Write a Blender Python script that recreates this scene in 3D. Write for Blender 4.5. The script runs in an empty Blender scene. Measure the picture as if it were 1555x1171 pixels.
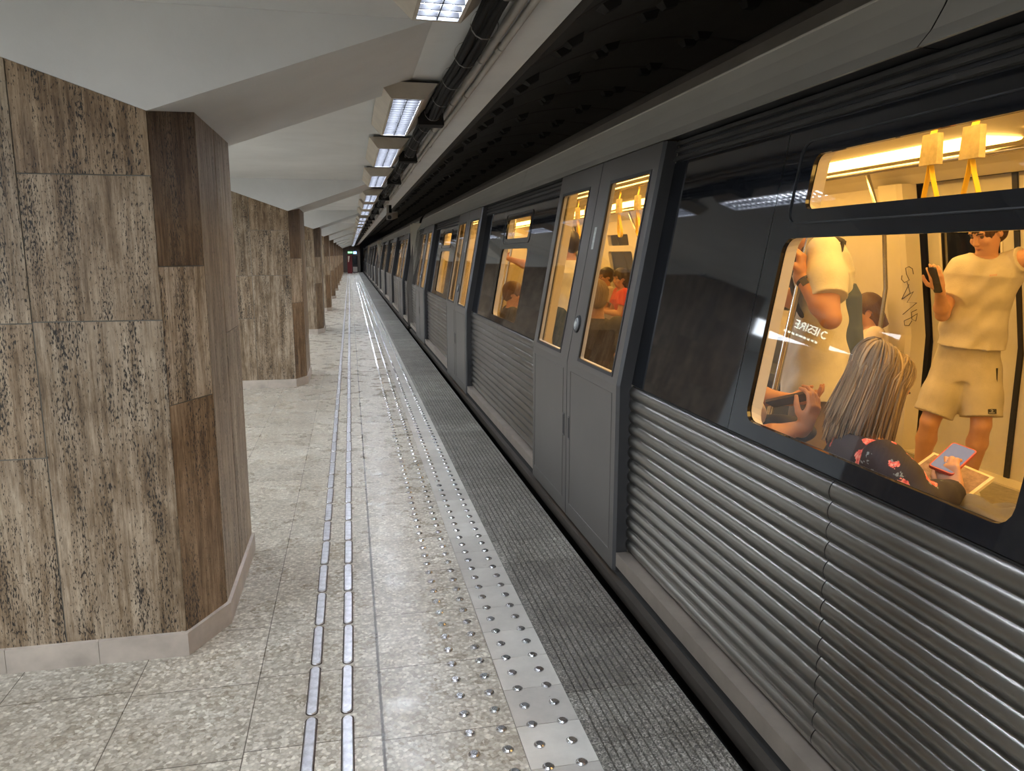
import bpy, math, random
import numpy as np
from mathutils import Vector, Matrix

random.seed(7)
np.random.seed(7)
SC = bpy.context.scene
COL = SC.collection

# ------------------------------------------------------------------ camera, world, exposure
F, CX, CY, CAMZ = 1150.0, 777.5, 585.5, 1.55
VX, VY = 531.0, 387.0
_Y = np.array([VX - CX, VY - CY, F]); _Y /= np.linalg.norm(_Y)
_X = np.array([(F * F + (VY - CY) ** 2) / (CX - VX), VY - CY, F]); _X /= np.linalg.norm(_X)
_Z = np.cross(_X, _Y)
if _Z[1] > 0: _Z = -_Z
ROT = np.array([_X, _Y, _Z])                       # world <- camera (x right, y down, z forward)
cam_data = bpy.data.cameras.new('camera')
cam_data.sensor_width = 36.0
cam_data.lens = 36.0 * F / 1555.0
cam_data.clip_start = 0.05
cam_data.clip_end = 300
cam = bpy.data.objects.new('camera', cam_data)
COL.objects.link(cam)
_m = Matrix(((ROT[0, 0], -ROT[0, 1], -ROT[0, 2], 0), (ROT[1, 0], -ROT[1, 1], -ROT[1, 2], 0),
             (ROT[2, 0], -ROT[2, 1], -ROT[2, 2], CAMZ), (0, 0, 0, 1)))
cam.matrix_world = _m
SC.camera = cam
world = bpy.data.worlds.new('world'); SC.world = world; world.use_nodes = True
world.node_tree.nodes['Background'].inputs[0].default_value = (0.75, 0.85, 1.0, 1)
world.node_tree.nodes['Background'].inputs[1].default_value = 0.02
SC.view_settings.view_transform = 'Standard'
SC.view_settings.look = 'None'
SC.view_settings.exposure = 1.5
SC.view_settings.gamma = 1.0
SC.view_settings.use_curve_mapping = False
SC.cycles.max_bounces = 8
SC.cycles.transparent_max_bounces = 12
SC.cycles.sample_clamp_indirect = 3.0
SC.cycles.denoising_prefilter = 'ACCURATE'
SC.cycles.caustics_reflective = False
SC.cycles.caustics_refractive = False
LAMP_POWER = 44.0          # platform tubes
CABIN_POWER = 4.7         # warm light strips inside the train
for _k in range(-1, 10):       # unseen fill lights, added beyond the pillars to brighten ceiling and floor
    _l = bpy.data.lights.new('hall_fill', 'AREA'); _l.shape = 'RECTANGLE'; _l.size = 2.2; _l.size_y = 3.0
    _l.energy = 115.0; _l.color = (0.84, 0.91, 1.0)
    _o = bpy.data.objects.new('hall_fill', _l); COL.objects.link(_o); _o.location = (-4.6, 0.3 + 6.25 * _k, 2.36)
C_LAMP = (0.80, 0.88, 1.0)
C_CABIN = (1.0, 0.54, 0.12)


def at(px, py, d):
    """the point seen at pixel px,py at horizontal distance d from the camera"""
    v = ROT @ np.array([px - CX, py - CY, F])
    t = d / math.hypot(v[0], v[1])
    return np.array([v[0] * t, v[1] * t, CAMZ + v[2] * t])


# ------------------------------------------------------------------ object helpers
def tag(o, label=None, cat=None, group=None, kind=None):
    if label: o['label'] = label
    if cat: o['category'] = cat
    if group: o['group'] = group
    if kind: o['kind'] = kind
    return o


def empty(name, loc, label, cat, group=None):
    o = bpy.data.objects.new(name, None)
    COL.objects.link(o)
    o.location = loc
    o.empty_display_size = 0.1
    return tag(o, label, cat, group)


def origin(o):
    v = Vector((0, 0, 0))
    while o is not None:
        v += o.location
        o = o.parent
    return v


def copy_tree(o, parent=None):
    c = o.copy()
    COL.objects.link(c)
    c.parent = parent
    for ch in list(o.children):
        copy_tree(ch, c)
    return c


class MB:
    def __init__(s):
        s.v = []; s.f = []; s.mi = []; s.cm = 0

    def pt(s, *p):
        s.v.append(tuple(float(q) for q in p)); return len(s.v) - 1

    def face(s, *idx):
        s.f.append(tuple(idx)); s.mi.append(s.cm)

    def quad(s, a, b, c, d):
        s.face(s.pt(*a), s.pt(*b), s.pt(*c), s.pt(*d))

    def poly(s, pts):
        s.face(*[s.pt(*p) for p in pts])

    def box(s, x0, x1, y0, y1, z0, z1, fn=None):
        P = fn or (lambda x, y, z: (x, y, z))
        i = [s.pt(*P(x, y, z)) for z in (z0, z1) for y in (y0, y1) for x in (x0, x1)]
        for q in ((0, 2, 3, 1), (4, 5, 7, 6), (0, 1, 5, 4), (2, 6, 7, 3), (0, 4, 6, 2), (1, 3, 7, 5)):
            s.face(*[i[k] for k in q])

    def hexa(s, bot, top):
        n = len(bot)
        b = [s.pt(*p) for p in bot]; t = [s.pt(*p) for p in top]
        s.face(*b[::-1]); s.face(*t)
        for k in range(n):
            s.face(b[k], b[(k + 1) % n], t[(k + 1) % n], t[k])

    def tube(s, path, r, n=8, cap=True, flat=None):
        path = [np.array(p, float) for p in path]
        rs = r if hasattr(r, '__len__') else [r] * len(path)
        rings = []
        ref = None
        for k, p in enumerate(path):
            t = path[min(k + 1, len(path) - 1)] - path[max(k - 1, 0)]
            t = t / (np.linalg.norm(t) + 1e-9)
            if ref is None:
                ref = np.array([0, 0, 1.0]) if abs(t[2]) < 0.9 else np.array([1.0, 0, 0])
                if flat is not None: ref = np.array(flat, float)
            a = ref - t * (ref @ t); a /= np.linalg.norm(a) + 1e-9
            b = np.cross(t, a); ref = a
            rr = rs[k]
            ra, rb = (rr if hasattr(rr, '__len__') else (rr, rr))
            rings.append([s.pt(*(p + a * ra * math.cos(2 * math.pi * j / n) + b * rb * math.sin(2 * math.pi * j / n))) for j in range(n)])
        for k in range(len(rings) - 1):
            for j in range(n):
                s.face(rings[k][j], rings[k][(j + 1) % n], rings[k + 1][(j + 1) % n], rings[k + 1][j])
        if cap:
            s.face(*rings[0][::-1]); s.face(*rings[-1])

    def sphere(s, c, r, n=10, m=7):
        r = r if hasattr(r, '__len__') else (r, r, r)
        top = s.pt(c[0], c[1], c[2] + r[2]); bot = s.pt(c[0], c[1], c[2] - r[2])
        rings = []
        for i in range(1, m):
            th = math.pi * i / m
            rings.append([s.pt(c[0] + r[0] * math.sin(th) * math.cos(2 * math.pi * j / n), c[1] + r[1] * math.sin(th) * math.sin(2 * math.pi * j / n), c[2] + r[2] * math.cos(th)) for j in range(n)])
        for j in range(n):
            s.face(top, rings[0][j], rings[0][(j + 1) % n])
            s.face(bot, rings[-1][(j + 1) % n], rings[-1][j])
            for i in range(len(rings) - 1):
                s.face(rings[i][j], rings[i + 1][j], rings[i + 1][(j + 1) % n], rings[i][(j + 1) % n])

    # plate in (u, v) with a rounded opening, mapped to the world by fn(u, v, d)
    def loop(s, rect, r, n=5):
        u0, u1, v0, v1 = rect
        out = []
        for (cu, cv, a0) in ((u1 - r, v1 - r, 0), (u0 + r, v1 - r, 90), (u0 + r, v0 + r, 180), (u1 - r, v0 + r, 270)):
            out.append([(cu + r * math.cos(math.radians(a0 + 90 * k / (n - 1))), cv + r * math.sin(math.radians(a0 + 90 * k / (n - 1)))) for k in range(n)])
        return out

    def ring(s, fn, outer, inner, r, d):
        lp = s.loop(inner, r)
        u0, u1, v0, v1 = outer
        cor = [(u1, v1), (u0, v1), (u0, v0), (u1, v0)]
        ci = [s.pt(*fn(c[0], c[1], d)) for c in cor]
        li = [[s.pt(*fn(p[0], p[1], d)) for p in a] for a in lp]
        for k in range(4):
            for j in range(len(li[k]) - 1):
                s.face(ci[k], li[k][j], li[k][j + 1])
            m = (k + 1) % 4
            s.face(ci[k], li[k][-1], li[m][0], ci[m])

    def rim(s, fn, inner, r, d0, d1, inner2=None, r2=None):
        a = [p for q in s.loop(inner, r) for p in q]
        b = [p for q in s.loop(inner2 or inner, r if r2 is None else r2) for p in q]
        ai = [s.pt(*fn(p[0], p[1], d0)) for p in a]; bi = [s.pt(*fn(p[0], p[1], d1)) for p in b]
        n = len(ai)
        for k in range(n):
            s.face(ai[k], ai[(k + 1) % n], bi[(k + 1) % n], bi[k])

    def disc(s, fn, inner, r, d):
        s.face(*[s.pt(*fn(p[0], p[1], d)) for q in s.loop(inner, r) for p in q])

    def build(s, name, mats, parent=None, smooth=False, loc=None):
        o0 = origin(parent) if parent is not None else Vector(loc or (0, 0, 0))
        me = bpy.data.meshes.new(name)
        vs = np.array(s.v, float) - np.array(o0)
        me.from_pydata(vs.tolist(), [], s.f)
        if not isinstance(mats, (list, tuple)): mats = [mats]
        for m in mats: me.materials.append(m)
        if len(mats) > 1: me.polygons.foreach_set('material_index', s.mi)
        if smooth:
            me.polygons.foreach_set('use_smooth', [True] * len(me.polygons))
        me.update()
        o = bpy.data.objects.new(name, me)
        COL.objects.link(o)
        if parent is not None: o.parent = parent
        else: o.location = o0
        return o


# ------------------------------------------------------------------ materials
class NT:
    def __init__(s, name):
        s.m = bpy.data.materials.new(name); s.m.use_nodes = True
        s.t = s.m.node_tree; s.n = s.t.nodes; s.l = s.t.links
        s.b = s.n['Principled BSDF']; s.out = s.n['Material Output']

    def add(s, t, **kw):
        n = s.n.new(t)
        for k, v in kw.items(): setattr(n, k, v)
        return n

    def link(s, a, b): s.l.new(a, b)

    def setin(s, n, **kw):
        for k, v in kw.items(): n.inputs[k.replace('_', ' ')].default_value = v
        return n

    def coord(s, scale=(1, 1, 1), kind='Object', rand=False, loc=(0, 0, 0)):
        tc = s.add('ShaderNodeTexCoord'); mp = s.add('ShaderNodeMapping')
        mp.inputs['Scale'].default_value = scale
        mp.inputs['Location'].default_value = loc
        src = tc.outputs[kind]
        if rand:
            oi = s.add('ShaderNodeObjectInfo'); va = s.add('ShaderNodeVectorMath', operation='ADD')
            ml = s.add('ShaderNodeMath', operation='MULTIPLY'); ml.inputs[1].default_value = 37.0
            s.link(oi.outputs['Random'], ml.inputs[0]); s.link(src, va.inputs[0]); s.link(ml.outputs[0], va.inputs[1])
            src = va.outputs[0]
        s.link(src, mp.inputs['Vector'])
        return mp.outputs['Vector']

    def noise(s, vec, scale, detail=4, rough=0.6):
        n = s.add('ShaderNodeTexNoise'); s.link(vec, n.inputs['Vector'])
        n.inputs['Scale'].default_value = scale; n.inputs['Detail'].default_value = detail; n.inputs['Roughness'].default_value = rough
        return n.outputs['Fac']

    def ramp(s, fac, stops):
        r = s.add('ShaderNodeValToRGB'); s.link(fac, r.inputs['Fac'])
        e = r.color_ramp.elements
        while len(e) < len(stops): e.new(0.5)
        for k, (p, c) in enumerate(stops):
            e[k].position = p; e[k].color = (c[0], c[1], c[2], 1) if hasattr(c, '__len__') else (c, c, c, 1)
        return r.outputs['Color']

    def mix(s, fac, a, b, mode='MIX'):
        m = s.add('ShaderNodeMix', data_type='RGBA', blend_type=mode)
        for sock, val in ((m.inputs[0], fac), (m.inputs[6], a), (m.inputs[7], b)):
            if hasattr(val, 'is_linked'): s.link(val, sock)
            else: sock.default_value = val if not hasattr(val, '__len__') else (*val[:3], 1)
        return m.outputs[2]

    def math(s, op, a, b=0.0):
        m = s.add('ShaderNodeMath', operation=op)
        for k, val in enumerate((a, b)):
            if hasattr(val, 'is_linked'): s.link(val, m.inputs[k])
            else: m.inputs[k].default_value = val
        return m.outputs[0]

    def bump(s, h, strength=0.3, dist=0.01):
        b = s.add('ShaderNodeBump'); b.inputs['Strength'].default_value = strength; b.inputs['Distance'].default_value = dist
        s.link(h, b.inputs['Height']); s.link(b.outputs['Normal'], s.b.inputs['Normal'])

    def col(s, c):
        if hasattr(c, 'is_linked'): s.link(c, s.b.inputs['Base Color'])
        else: s.b.inputs['Base Color'].default_value = (*c, 1)


def plain(name, color, rough=0.5, metal=0.0, var=0.12, scale=6.0, spec=0.5, bump=0.0, bscale=60.0, coat=0.0):
    t = NT(name)
    v = t.coord()
    n = t.noise(v, scale)
    c0 = tuple(max(0, q * (1 - var)) for q in color); c1 = tuple(min(1, q * (1 + var)) for q in color)
    t.col(t.ramp(n, [(0.3, c0), (0.7, c1)]))
    t.setin(t.b, Roughness=rough, Metallic=metal)
    t.b.inputs['Specular IOR Level'].default_value = spec
    if coat: t.b.inputs['Coat Weight'].default_value = coat
    if bump: t.bump(t.noise(v, bscale), bump, 0.004)
    return t.m


def emit(name, color, strength, base=0.8):
    t = NT(name)
    t.col((base, base, base))
    t.b.inputs['Emission Color'].default_value = (*color, 1)
    t.b.inputs['Emission Strength'].default_value = strength
    return t.m


def terrazzo():
    t = NT('terrazzo')
    v = t.coord()
    sep = t.add('ShaderNodeSeparateXYZ'); t.link(v, sep.inputs[0])
    cmb = t.add('ShaderNodeCombineXYZ')
    t.link(t.math('ADD', sep.outputs['Y'], 20 * 0.435 - 2.29), cmb.inputs['X'])
    t.link(t.math('ADD', sep.outputs['X'], 30 * 0.435 - 0.052), cmb.inputs['Y'])
    br = t.add('ShaderNodeTexBrick', offset=0.07, offset_frequency=2, squash=1.0)
    t.link(cmb.outputs[0], br.inputs['Vector'])
    t.setin(br, Scale=1.0, Mortar_Size=0.0022, Mortar_Smooth=0.4, Bias=0.0, Brick_Width=0.435, Row_Height=0.435)
    br.inputs['Color1'].default_value = (0.585, 0.55, 0.48, 1); br.inputs['Color2'].default_value = (0.485, 0.455, 0.395, 1)
    br.inputs['Mortar'].default_value = (0.10, 0.08, 0.06, 1)
    vo = t.add('ShaderNodeTexVoronoi'); t.link(v, vo.inputs['Vector']); vo.inputs['Scale'].default_value = 75
    sv = t.add('ShaderNodeSeparateColor'); t.link(vo.outputs['Color'], sv.inputs[0])
    chip = t.ramp(sv.outputs[0], [(0.0, (0.62, 0.59, 0.54)), (0.45, (0.92, 0.90, 0.86)), (0.8, (1.12, 1.12, 1.10)), (1.0, (1.45, 1.48, 1.48))])
    edge = t.ramp(vo.outputs['Distance'], [(0.25, 1.0), (0.6, 0.82)])
    c = t.mix(1.0, br.outputs['Color'], chip, 'MULTIPLY')
    c = t.mix(1.0, c, edge, 'MULTIPLY')
    dirt = t.ramp(t.noise(v, 2.2, 6, 0.65), [(0.34, (0.70, 0.64, 0.57)), (0.60, (1, 1, 1))])
    c = t.mix(0.5, c, dirt, 'MULTIPLY')
    spots = t.ramp(t.noise(v, 26, 4, 0.65), [(0.72, (1, 1, 1)), (0.76, (0.22, 0.17, 0.14))])
    c = t.mix(0.6, c, spots, 'MULTIPLY')
    # dark open joint beside the guide bars
    w = t.math('MULTIPLY', t.noise(v, 22, 3), 0.011)
    gap = t.math('LESS_THAN', t.math('ABSOLUTE', t.math('SUBTRACT', sep.outputs['X'], 0.052)), w)
    c = t.mix(t.math('MULTIPLY', gap, 0.75), c, (0.045, 0.035, 0.03))
    # worn grime close to the guide bars
    t.col(c)
    rg = t.ramp(t.noise(v, 5, 5), [(0.35, 0.22), (0.7, 0.42)])
    t.link(rg, t.b.inputs['Roughness'])
    t.bump(br.outputs['Fac'], -0.25, 0.003)
    return t.m


def travertine():
    t = NT('travertine')
    geo = t.add('ShaderNodeNewGeometry')
    tc = t.add('ShaderNodeTexCoord')
    oi = t.add('ShaderNodeObjectInfo')
    off = t.math('ADD', t.math('MULTIPLY', geo.outputs['Random Per Island'], 53.0), t.math('MULTIPLY', oi.outputs['Random'], 91.0))
    va = t.add('ShaderNodeVectorMath', operation='ADD'); t.link(tc.outputs['Object'], va.inputs[0]); t.link(off, va.inputs[1])

    def mapped(sc):
        mp = t.add('ShaderNodeMapping'); mp.inputs['Scale'].default_value = sc
        t.link(va.outputs[0], mp.inputs['Vector']); return mp.outputs['Vector']
    streak = t.math('ADD', t.math('MULTIPLY', t.noise(mapped((15, 15, 0.8)), 2.0, 9, 0.8), 0.62), t.math('MULTIPLY', t.noise(mapped((4.5, 4.5, 1.7)), 2.0, 6, 0.75), 0.38))
    fine = t.noise(mapped((45, 45, 2.6)), 3.0, 6, 0.7)
    base = t.ramp(streak, [(0.36, (0.10, 0.068, 0.040)), (0.45, (0.25, 0.19, 0.125)), (0.52, (0.43, 0.365, 0.285)), (0.61, (0.62, 0.56, 0.47))])
    c = t.mix(0.55, base, t.ramp(fine, [(0.33, (0.35, 0.30, 0.25)), (0.55, (0.95, 0.92, 0.88)), (0.7, (1.25, 1.22, 1.15))]), 'MULTIPLY')
    at_ = t.add('ShaderNodeAttribute', attribute_name='tone')
    tint = t.ramp(at_.outputs['Fac'], [(0.0, (0.40, 0.32, 0.26)), (0.35, (0.72, 0.585, 0.44)), (0.6, (0.76, 0.70, 0.625)), (1.0, (1.15, 1.08, 0.98))])
    c = t.mix(1.0, c, tint, 'MULTIPLY')
    pitv = t.noise(mapped((95, 95, 24)), 2.4, 3, 0.6)
    dens = t.noise(mapped((9, 9, 0.9)), 1.6, 4, 0.6)
    pit = t.ramp(t.math('ADD', pitv, t.math('MULTIPLY', dens, 0.60)), [(0.665, 0.0), (0.70, 1.0)])
    c = t.mix(t.math('SUBTRACT', 1.0, pit), c, (0.022, 0.017, 0.013))
    t.col(c)
    t.setin(t.b, Roughness=0.42)
    t.bump(t.mix(0.3, pit, fine), 0.7, 0.006)
    return t.m


def granite():
    t = NT('grooved_granite')
    v = t.coord()
    vo = t.add('ShaderNodeTexVoronoi'); t.link(v, vo.inputs['Vector']); vo.inputs['Scale'].default_value = 190
    sv = t.add('ShaderNodeSeparateColor'); t.link(vo.outputs['Color'], sv.inputs[0])
    c = t.ramp(sv.outputs[0], [(0.0, (0.055, 0.050, 0.043)), (0.45, (0.135, 0.124, 0.108)), (0.8, (0.25, 0.232, 0.205)), (1.0, (0.42, 0.395, 0.36))])
    geo = t.add('ShaderNodeNewGeometry')
    c = t.mix(1.0, c, t.ramp(geo.outputs['Random Per Island'], [(0, (0.75, 0.72, 0.68)), (1, (1.2, 1.2, 1.15))]), 'MULTIPLY')
    c = t.mix(0.7, c, t.ramp(t.noise(v, 4, 5), [(0.35, (0.6, 0.57, 0.53)), (0.6, (1.1, 1.1, 1.1))]), 'MULTIPLY')
    t.col(c); t.setin(t.b, Roughness=0.55)
    t.bump(t.noise(v, 160, 3), 0.3, 0.002)
    return t.m


def paint(name, color, rough=0.85, scratches=True):
    t = NT(name)
    v = t.coord()
    c = t.ramp(t.noise(v, 1.4, 6, 0.6), [(0.35, tuple(q * 0.88 for q in color)), (0.65, color)])
    if scratches:
        sp = t.ramp(t.noise(t.coord((9, 3, 9)), 3.0, 6, 0.75), [(0.70, (1, 1, 1)), (0.76, (0.72, 0.71, 0.7))])
        c = t.mix(0.7, c, sp, 'MULTIPLY')
    t.col(c); t.setin(t.b, Roughness=rough)
    t.bump(t.noise(v, 9, 5), 0.25, 0.01)
    return t.m


def stainless(name='stainless_corrugated', color=(0.215, 0.205, 0.188), rough=0.31):
    t = NT(name)
    n = t.noise(t.coord((2, 0.25, 1)), 2.0, 3, 0.5)
    t.col(t.ramp(n, [(0.3, tuple(q * 0.85 for q in color)), (0.7, color)]))
    t.setin(t.b, Metallic=1.0)
    t.link(t.ramp(t.noise(t.coord((1, 1, 1)), 1.5, 3), [(0.3, rough * 0.9), (0.7, rough * 1.2)]), t.b.inputs['Roughness'])
    return t.m


def glass(name, tint=(1, 1, 1), refl=1.0):
    t = NT(name)
    t.n.remove(t.b)
    tr = t.add('ShaderNodeBsdfTransparent'); tr.inputs[0].default_value = (*tint, 1)
    gl = t.add('ShaderNodeBsdfGlossy'); gl.inputs['Roughness'].default_value = 0.015
    geo = t.add('ShaderNodeNewGeometry'); dp = t.add('ShaderNodeVectorMath', operation='DOT_PRODUCT')
    t.link(geo.outputs['Normal'], dp.inputs[0]); t.link(geo.outputs['Incoming'], dp.inputs[1])
    g1 = t.math('POWER', t.math('SUBTRACT', 1.0, t.math('ABSOLUTE', dp.outputs['Value'])), 5.0)
    fr = t.math('ADD', 0.055, t.math('MULTIPLY', g1, 0.94))
    mx = t.add('ShaderNodeMixShader')
    t.link(t.math('MULTIPLY', fr, refl), mx.inputs[0]); t.link(tr.outputs[0], mx.inputs[1]); t.link(gl.outputs[0], mx.inputs[2])
    t.link(mx.outputs[0], t.out.inputs['Surface'])
    return t.m


def floral():
    t = NT('floral_fabric')
    v = t.coord()
    vo = t.add('ShaderNodeTexVoronoi'); t.link(v, vo.inputs['Vector']); vo.inputs['Scale'].default_value = 11.5
    vo.inputs['Randomness'].default_value = 0.85
    wob = t.math('ADD', vo.outputs['Distance'], t.math('MULTIPLY', t.math('SUBTRACT', t.noise(v, 55, 2), 0.5), 0.28))
    flower = t.math('LESS_THAN', wob, 0.33)
    petals = t.ramp(t.noise(v, 80, 2), [(0.35, (0.55, 0.06, 0.07)), (0.5, (0.80, 0.17, 0.15)), (0.65, (0.85, 0.42, 0.36))])
    sv = t.add('ShaderNodeSeparateColor'); t.link(vo.outputs['Color'], sv.inputs[0])
    has = t.math('GREATER_THAN', sv.outputs[0], 0.25)
    leafb = t.math('MULTIPLY', t.math('GREATER_THAN', t.noise(t.coord((1, 1, 1), loc=(3, 1, 2)), 34, 2), 0.61), t.math('LESS_THAN', wob, 0.46))
    c = t.mix(leafb, (0.022, 0.018, 0.028), (0.22, 0.28, 0.30))
    c = t.mix(t.math('MULTIPLY', flower, has), c, petals)
    t.col(c); t.setin(t.b, Roughness=0.75)
    return t.m


def hair_mat(name, root, tip, z0, z1, rnd=0.5):
    t = NT(name)
    tc = t.add('ShaderNodeTexCoord'); sep = t.add('ShaderNodeSeparateXYZ'); t.link(tc.outputs['Object'], sep.inputs[0])
    geo = t.add('ShaderNodeNewGeometry')
    mr = t.add('ShaderNodeMapRange'); t.link(sep.outputs['Z'], mr.inputs[0])
    mr.inputs[1].default_value = z1; mr.inputs[2].default_value = z0
    f = t.math('ADD', mr.outputs[0], t.math('MULTIPLY', t.math('SUBTRACT', geo.outputs['Random Per Island'], 0.5), rnd))
    t.col(t.ramp(f, [(0.15, root), (0.75, tip)]))
    t.setin(t.b, Roughness=0.42)
    t.bump(t.noise(t.coord((120, 120, 8)), 3.0, 3), 0.5, 0.004)
    return t.m


def slabs(name, color):
    t = NT(name); v = t.coord(); geo = t.add('ShaderNodeNewGeometry')
    c = t.ramp(t.noise(v, 6, 6, 0.65), [(0.3, tuple(q * .84 for q in color)), (0.7, tuple(q * 1.1 for q in color))])
    c = t.mix(1.0, c, t.ramp(geo.outputs['Random Per Island'], [(0, (0.84, 0.82, 0.80)), (1, (1.08, 1.07, 1.05))]), 'MULTIPLY')
    sp = t.ramp(t.noise(v, 30, 3, 0.6), [(0.70, (1, 1, 1)), (0.76, (0.45, 0.38, 0.33))])
    t.col(t.mix(0.7, c, sp, 'MULTIPLY')); t.setin(t.b, Roughness=0.34)
    return t.m


M = {}
M['terrazzo'] = terrazzo()
M['travertine'] = travertine()
M['granite'] = granite()
M['marble'] = slabs('white_marble', (0.52, 0.495, 0.45))
M['plinth'] = plain('plinth_marble', (0.44, 0.385, 0.33), 0.4, var=0.25, scale=5)
M['steel'] = plain('polished_steel', (0.62, 0.62, 0.63), 0.25, 1.0, var=0.15, scale=40)
M['bar'] = plain('brushed_bar_steel', (0.68, 0.68, 0.72), 0.40, 1.0, var=0.25, scale=30)
M['grime'] = plain('dark_grime', (0.05, 0.035, 0.028), 0.8, var=0.4, scale=60)
M['ceil'] = paint('white_plaster', (0.72, 0.735, 0.745))
M['vault'] = paint('sooty_concrete', (0.085, 0.074, 0.064), 0.8)
M['soot'] = plain('black_soot', (0.028, 0.025, 0.022), 0.9)
M['housing'] = plain('lamp_housing_paint', (0.50, 0.45, 0.38), 0.5)
M['reflector'] = plain('lamp_reflector', (0.09, 0.09, 0.10), 0.5)
M['louvre'] = plain('louvre_metal', (0.013, 0.013, 0.015), 0.6, 0.0, spec=0.1)
M['tube'] = emit('lamp_tube', C_LAMP, LAMP_POWER)
M['cable'] = plain('black_cable', (0.0065, 0.006, 0.006), 0.75, var=0.3, spec=0.2)
M['conduit'] = plain('grey_conduit', (0.40, 0.385, 0.36), 0.55)
M['clamp'] = plain('clamp_metal', (0.16, 0.15, 0.14), 0.5, 0.6)
M['door'] = plain('grey_door_paint', (0.084, 0.076, 0.068), 0.42, var=0.06, scale=3)
M['doorside'] = plain('door_edge_paint', (0.046, 0.045, 0.046), 0.4, var=0.06)
M['fascia'] = plain('light_grey_fascia', (0.40, 0.38, 0.34), 0.42, var=0.06, scale=1.5)
M['roof'] = plain('roof_grey', (0.16, 0.14, 0.12), 0.5)
M['steelcor'] = stainless()
M['rail'] = plain('sill_aluminium', (0.42, 0.36, 0.30), 0.4, 0.7)
M['steprail'] = plain('dark_step_rail', (0.10, 0.085, 0.07), 0.45, 0.5)
M['black'] = plain('black_glass_panel', (0.008, 0.009, 0.011), 0.04, var=0.2, spec=0.42)
M['blackmould'] = plain('dark_moulding', (0.10, 0.095, 0.09), 0.35, 0.6)
M['rubber'] = plain('black_rubber', (0.010, 0.010, 0.011), 0.5)
M['glass'] = glass('window_glass', (0.96, 0.97, 0.96), 0.9)
M['screen_glass'] = glass('partition_glass', (0.82, 0.80, 0.74), 1.0)
M['cream'] = plain('cream_lining', (0.72, 0.66, 0.54), 0.4, var=0.06, scale=2)
M['cabindoor'] = plain('cabin_door_lining', (0.60, 0.56, 0.47), 0.4, var=0.06)
M['cabfloor'] = plain('cabin_floor', (0.30, 0.27, 0.22), 0.6, var=0.15, scale=20)
M['strip'] = emit('cabin_light_strip', C_CABIN, CABIN_POWER)
M['seat'] = plain('seat_fabric', (0.06, 0.07, 0.10), 0.7)
M['pole'] = plain('pole_steel', (0.62, 0.60, 0.56), 0.22, 1.0)
M['yellow'] = plain('yellow_strap', (0.85, 0.58, 0.03), 0.5)
M['strapbox'] = plain('strap_sleeve', (0.52, 0.44, 0.27), 0.35, var=0.2, scale=30)
M['under'] = plain('underframe', (0.015, 0.014, 0.013), 0.8)
M['ballast'] = plain('track_bed', (0.03, 0.028, 0.025), 0.9)
M['ink'] = plain('marker_ink', (0.05, 0.035, 0.03), 0.6)
M['button'] = plain('button_grey', (0.20, 0.21, 0.22), 0.4)
M['sticker'] = plain('sticker', (0.45, 0.47, 0.44), 0.5, var=0.25, scale=60)
M['red'] = plain('dark_red_panel', (0.14, 0.012, 0.015), 0.5)
M['skin'] = plain('skin', (0.62, 0.33, 0.20), 0.5, var=0.08, scale=9)
M['skin_tan'] = plain('tanned_skin', (0.52, 0.26, 0.145), 0.5, var=0.10, scale=9)
M['lip'] = plain('lips', (0.48, 0.17, 0.12), 0.45)
M['eye'] = plain('eyes', (0.10, 0.07, 0.05), 0.2)
M['tee_white'] = plain('white_cotton', (0.72, 0.70, 0.64), 0.85, bump=0.3, bscale=120)
M['tee_beige'] = plain('oatmeal_cotton', (0.58, 0.53, 0.45), 0.85, bump=0.3, bscale=120)
M['tee_pale'] = plain('pale_pink_cotton', (0.70, 0.60, 0.52), 0.85)
M['shorts_grey'] = plain('grey_jersey', (0.50, 0.45, 0.36), 0.9, bump=0.3, bscale=150)
M['cloth_dark'] = plain('dark_cloth', (0.055, 0.050, 0.046), 0.85, var=0.25)
M['cloth_brown'] = plain('brown_cloth', (0.20, 0.15, 0.10), 0.85)
M['cloth_red'] = plain('red_cloth', (0.72, 0.075, 0.035), 0.8)
M['cloth_navy'] = plain('navy_cloth', (0.035, 0.06, 0.09), 0.8, var=0.2)
M['denim'] = plain('blue_canvas', (0.075, 0.10, 0.15), 0.8, var=0.2)
M['floral'] = floral()
M['phone'] = plain('phone_black', (0.018, 0.017, 0.017), 0.3)
M['phone_case'] = plain('phone_case_grey', (0.10, 0.085, 0.065), 0.45)
M['case_red'] = plain('phone_case_red', (0.55, 0.09, 0.06), 0.5)
M['paper'] = plain('book_paper', (0.82, 0.74, 0.58), 0.8)
M['bookcover'] = plain('book_cover', (0.30, 0.20, 0.17), 0.6, var=0.4, scale=40)
M['hair_brown'] = hair_mat('brown_hair', (0.075, 0.038, 0.016), (0.16, 0.085, 0.035), 0.9, 1.4)
M['hair_dark'] = hair_mat('dark_hair', (0.02, 0.013, 0.009), (0.05, 0.03, 0.02), 0.9, 1.4)
M['hair_grey'] = hair_mat('greying_hair', (0.20, 0.13, 0.08), (0.34, 0.25, 0.17), 0.9, 1.4)
M['hair_blonde'] = hair_mat('blonde_hair', (0.19, 0.135, 0.085), (0.74, 0.56, 0.34), 0.42, 0.74, 1.0)

# ------------------------------------------------------------------ the station shell
BAY = 6.25
Y_NEAR, Y_FAR = -9.0, 70.0
PX0, PY0, PY1 = -0.675, 2.965, 4.12            # nearest pillar: nose corner, near and far face
NOSE_Z, CEIL_Z = 2.045, 2.40
SLOPE = (CEIL_Z - NOSE_Z) / 1.005


def vee(x):
    return min(CEIL_Z, NOSE_Z + SLOPE * abs(x - PX0)) if x > -1.7 else CEIL_Z


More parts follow.
